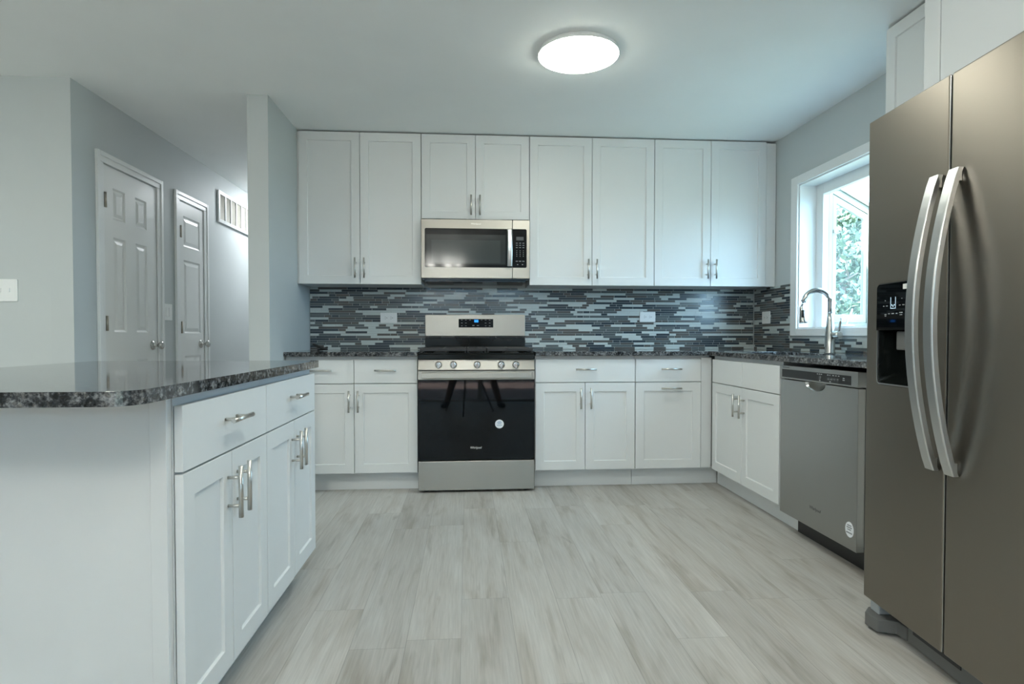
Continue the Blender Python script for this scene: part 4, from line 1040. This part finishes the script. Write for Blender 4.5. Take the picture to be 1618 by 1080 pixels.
# ------------------------------------------------------------------ photographer and tripod behind the lens (they show in the oven door)
def skinned(name, pts, edges, mat, parent, sub=2, root=0):
    me = bpy.data.meshes.new(name); me.from_pydata([p[:3] for p in pts], edges, []); me.materials.append(M[mat])
    o = bpy.data.objects.new(name, me); C.objects.link(o)
    if parent: o.parent = parent
    k = o.modifiers.new('skin', 'SKIN'); k.use_smooth_shade = True
    for i, p in enumerate(pts):
        r = p[3]; me.skin_vertices[0].data[i].radius = r if isinstance(r, tuple) else (r, r)
        me.skin_vertices[0].data[i].use_root = (i == root)
    u = o.modifiers.new('subdivision', 'SUBSURF'); u.levels = 1; u.render_levels = sub
    return o
def person():
    t = thing('person', 'person in dark shorts and grey shirt standing with legs apart behind the tripod', 'person', (0.08, -0.80, 0), 0)
    P_ = [(0, 0, 0.93, 0.125), (0, 0.01, 1.10, 0.125), (0, 0.0, 1.28, (0.15, 0.12)), (0, -0.01, 1.40, (0.12, 0.08)), (0, 0.0, 1.48, 0.055), (0, 0.03, 1.56, 0.075), (0, 0.035, 1.65, 0.085), (0, 0.03, 1.72, 0.065)]
    E_ = [(i, i+1) for i in range(7)]
    for s in (-1, 1):
        b = len(P_); fx = 0.40*s
        P_ += [(0.11*s, 0, 0.86, 0.095), (0.25*s, 0.03, 0.48, 0.058), (0.29*s, 0.02, 0.36, 0.060), (0.375*s, 0.0, 0.09, 0.038), (0.385*s, 0.02, 0.045, 0.038), (0.42*s, 0.15, 0.03, 0.030)]
        E_ += [(0, b), (b, b+1), (b+1, b+2), (b+2, b+3), (b+3, b+4), (b+4, b+5)]
        a = len(P_)
        P_ += [(0.19*s, 0, 1.38, 0.055), (0.25*s, 0.03, 1.12, 0.040), (0.22*s, 0.16, 0.96, 0.028), (0.205*s, 0.22, 0.93, 0.026), (0.20*s, 0.27, 0.915, 0.024)]
        E_ += [(3, a), (a, a+1), (a+1, a+2), (a+2, a+3), (a+3, a+4)]
        for dx, ln in ((-0.024, 0.07), (-0.008, 0.082), (0.008, 0.078), (0.024, 0.062)):
            f = len(P_); P_ += [(0.20*s+dx, 0.30, 0.912, 0.009), (0.20*s+dx*1.1, 0.30+ln*0.5, 0.900, 0.0085), (0.20*s+dx*1.05, 0.30+ln*0.75, 0.875, 0.0075)]
            E_ += [(a+4, f), (f, f+1), (f+1, f+2)]
        f = len(P_); P_ += [(0.20*s-0.04*s, 0.255, 0.905, 0.010), (0.20*s-0.055*s, 0.29, 0.895, 0.009)]; E_ += [(a+3, f), (f, f+1)]
    skinned('body', P_, E_, 'skin', t)
    n = bmesh.new(); tube(n, [(0, 0.105, 1.655), (0, 0.128, 1.63)], [0.010, 0.015], 10)
    for s in (-1, 1): tube(n, [(0.088*s, 0.03, 1.665), (0.094*s, 0.022, 1.63)], [0.016, 0.010], 8)
    obj('face_features', n, 'skin', t)
    e = bmesh.new()
    for s in (-1, 1): tube(e, [(0.034*s, 0.106, 1.660), (0.034*s, 0.113, 1.660)], [0.011, 0.006], 10)
    tube(e, [(-0.024, 0.104, 1.598), (0.024, 0.104, 1.598)], 0.005, 8); obj('eyes_and_mouth', e, 'cloth', t)
    h = bmesh.new(); bmesh.ops.create_uvsphere(h, u_segments=20, v_segments=12, radius=0.098)
    for v in h.verts: v.co = Vector((v.co.x*0.98, v.co.y*1.02+0.012, max(v.co.z, -0.02 if v.co.y < 0.02 else 0.03)*0.95+1.692))
    obj('hair', h, 'cloth', t)
    S_ = [(0, 0, 0.95, 0.142), (0, 0.01, 1.12, 0.142), (0, 0, 1.28, (0.168, 0.138)), (0, -0.01, 1.40, (0.13, 0.095))]; Es = [(0, 1), (1, 2), (2, 3)]
    for s in (-1, 1): b = len(S_); S_ += [(0.19*s, 0, 1.385, 0.068), (0.232*s, 0.015, 1.20, 0.060)]; Es += [(3, b), (b, b+1)]
    skinned('shirt', S_, Es, 'shirt', t)
    S_ = [(0, 0, 0.98, 0.145), (0, 0, 0.91, 0.145)]; Es = [(0, 1)]
    for s in (-1, 1): b = len(S_); S_ += [(0.115*s, 0.002, 0.84, 0.108), (0.215*s, 0.02, 0.56, 0.088)]; Es += [(1, b), (b, b+1)]
    skinned('shorts', S_, Es, 'cloth', t)
    for s in (-1, 1):
        skinned('shoe', [(0.38*s, -0.035, 0.045, 0.043), (0.39*s, 0.06, 0.045, 0.046), (0.425*s, 0.20, 0.034, (0.045, 0.030))], [(0, 1), (1, 2)], 'cloth', t)
person()
def tripod():
    t = thing('tripod', 'black three-legged camera tripod standing behind the lens', 'tripod', (0, -0.10, 0), 0)
    c = bmesh.new(); tube(c, [(0, 0, 0.60), (0, 0, 0.93)], 0.014, 12); box(c, -0.03, 0.03, -0.035, 0.035, 0.93, 0.955); obj('center_column', c, 'plastic', t)
    for a in (PI/2+0.15, PI/2+0.15+2*PI/3, PI/2+0.15+4*PI/3):
        l = bmesh.new(); tube(l, [(0.03*math.cos(a), 0.03*math.sin(a), 0.80), (0.22*math.cos(a), 0.22*math.sin(a), 0.36), (0.37*math.cos(a), 0.37*math.sin(a), 0.004)], [0.014, 0.012, 0.009], 10); obj('leg', l, 'plastic', t)
    k = thing('photo_camera', 'black camera mounted on the tripod', 'camera', (0, -0.12, 0.9555), 0)
    b = bmesh.new(); box(b, -0.065, 0.065, -0.035, 0.02, 0, 0.09); box(b, -0.025, 0.025, -0.03, 0.015, 0.09, 0.115); obj('body', b, 'plastic', k, 0.006)
    l = bmesh.new(); lathe(l, [(0.0, 0.02), (0.034, 0.02), (0.034, 0.06), (0.030, 0.062), (0.0, 0.055)], 'y', (0, 0, 0.045), 24); obj('lens', l, 'glass_black', k)
tripod()
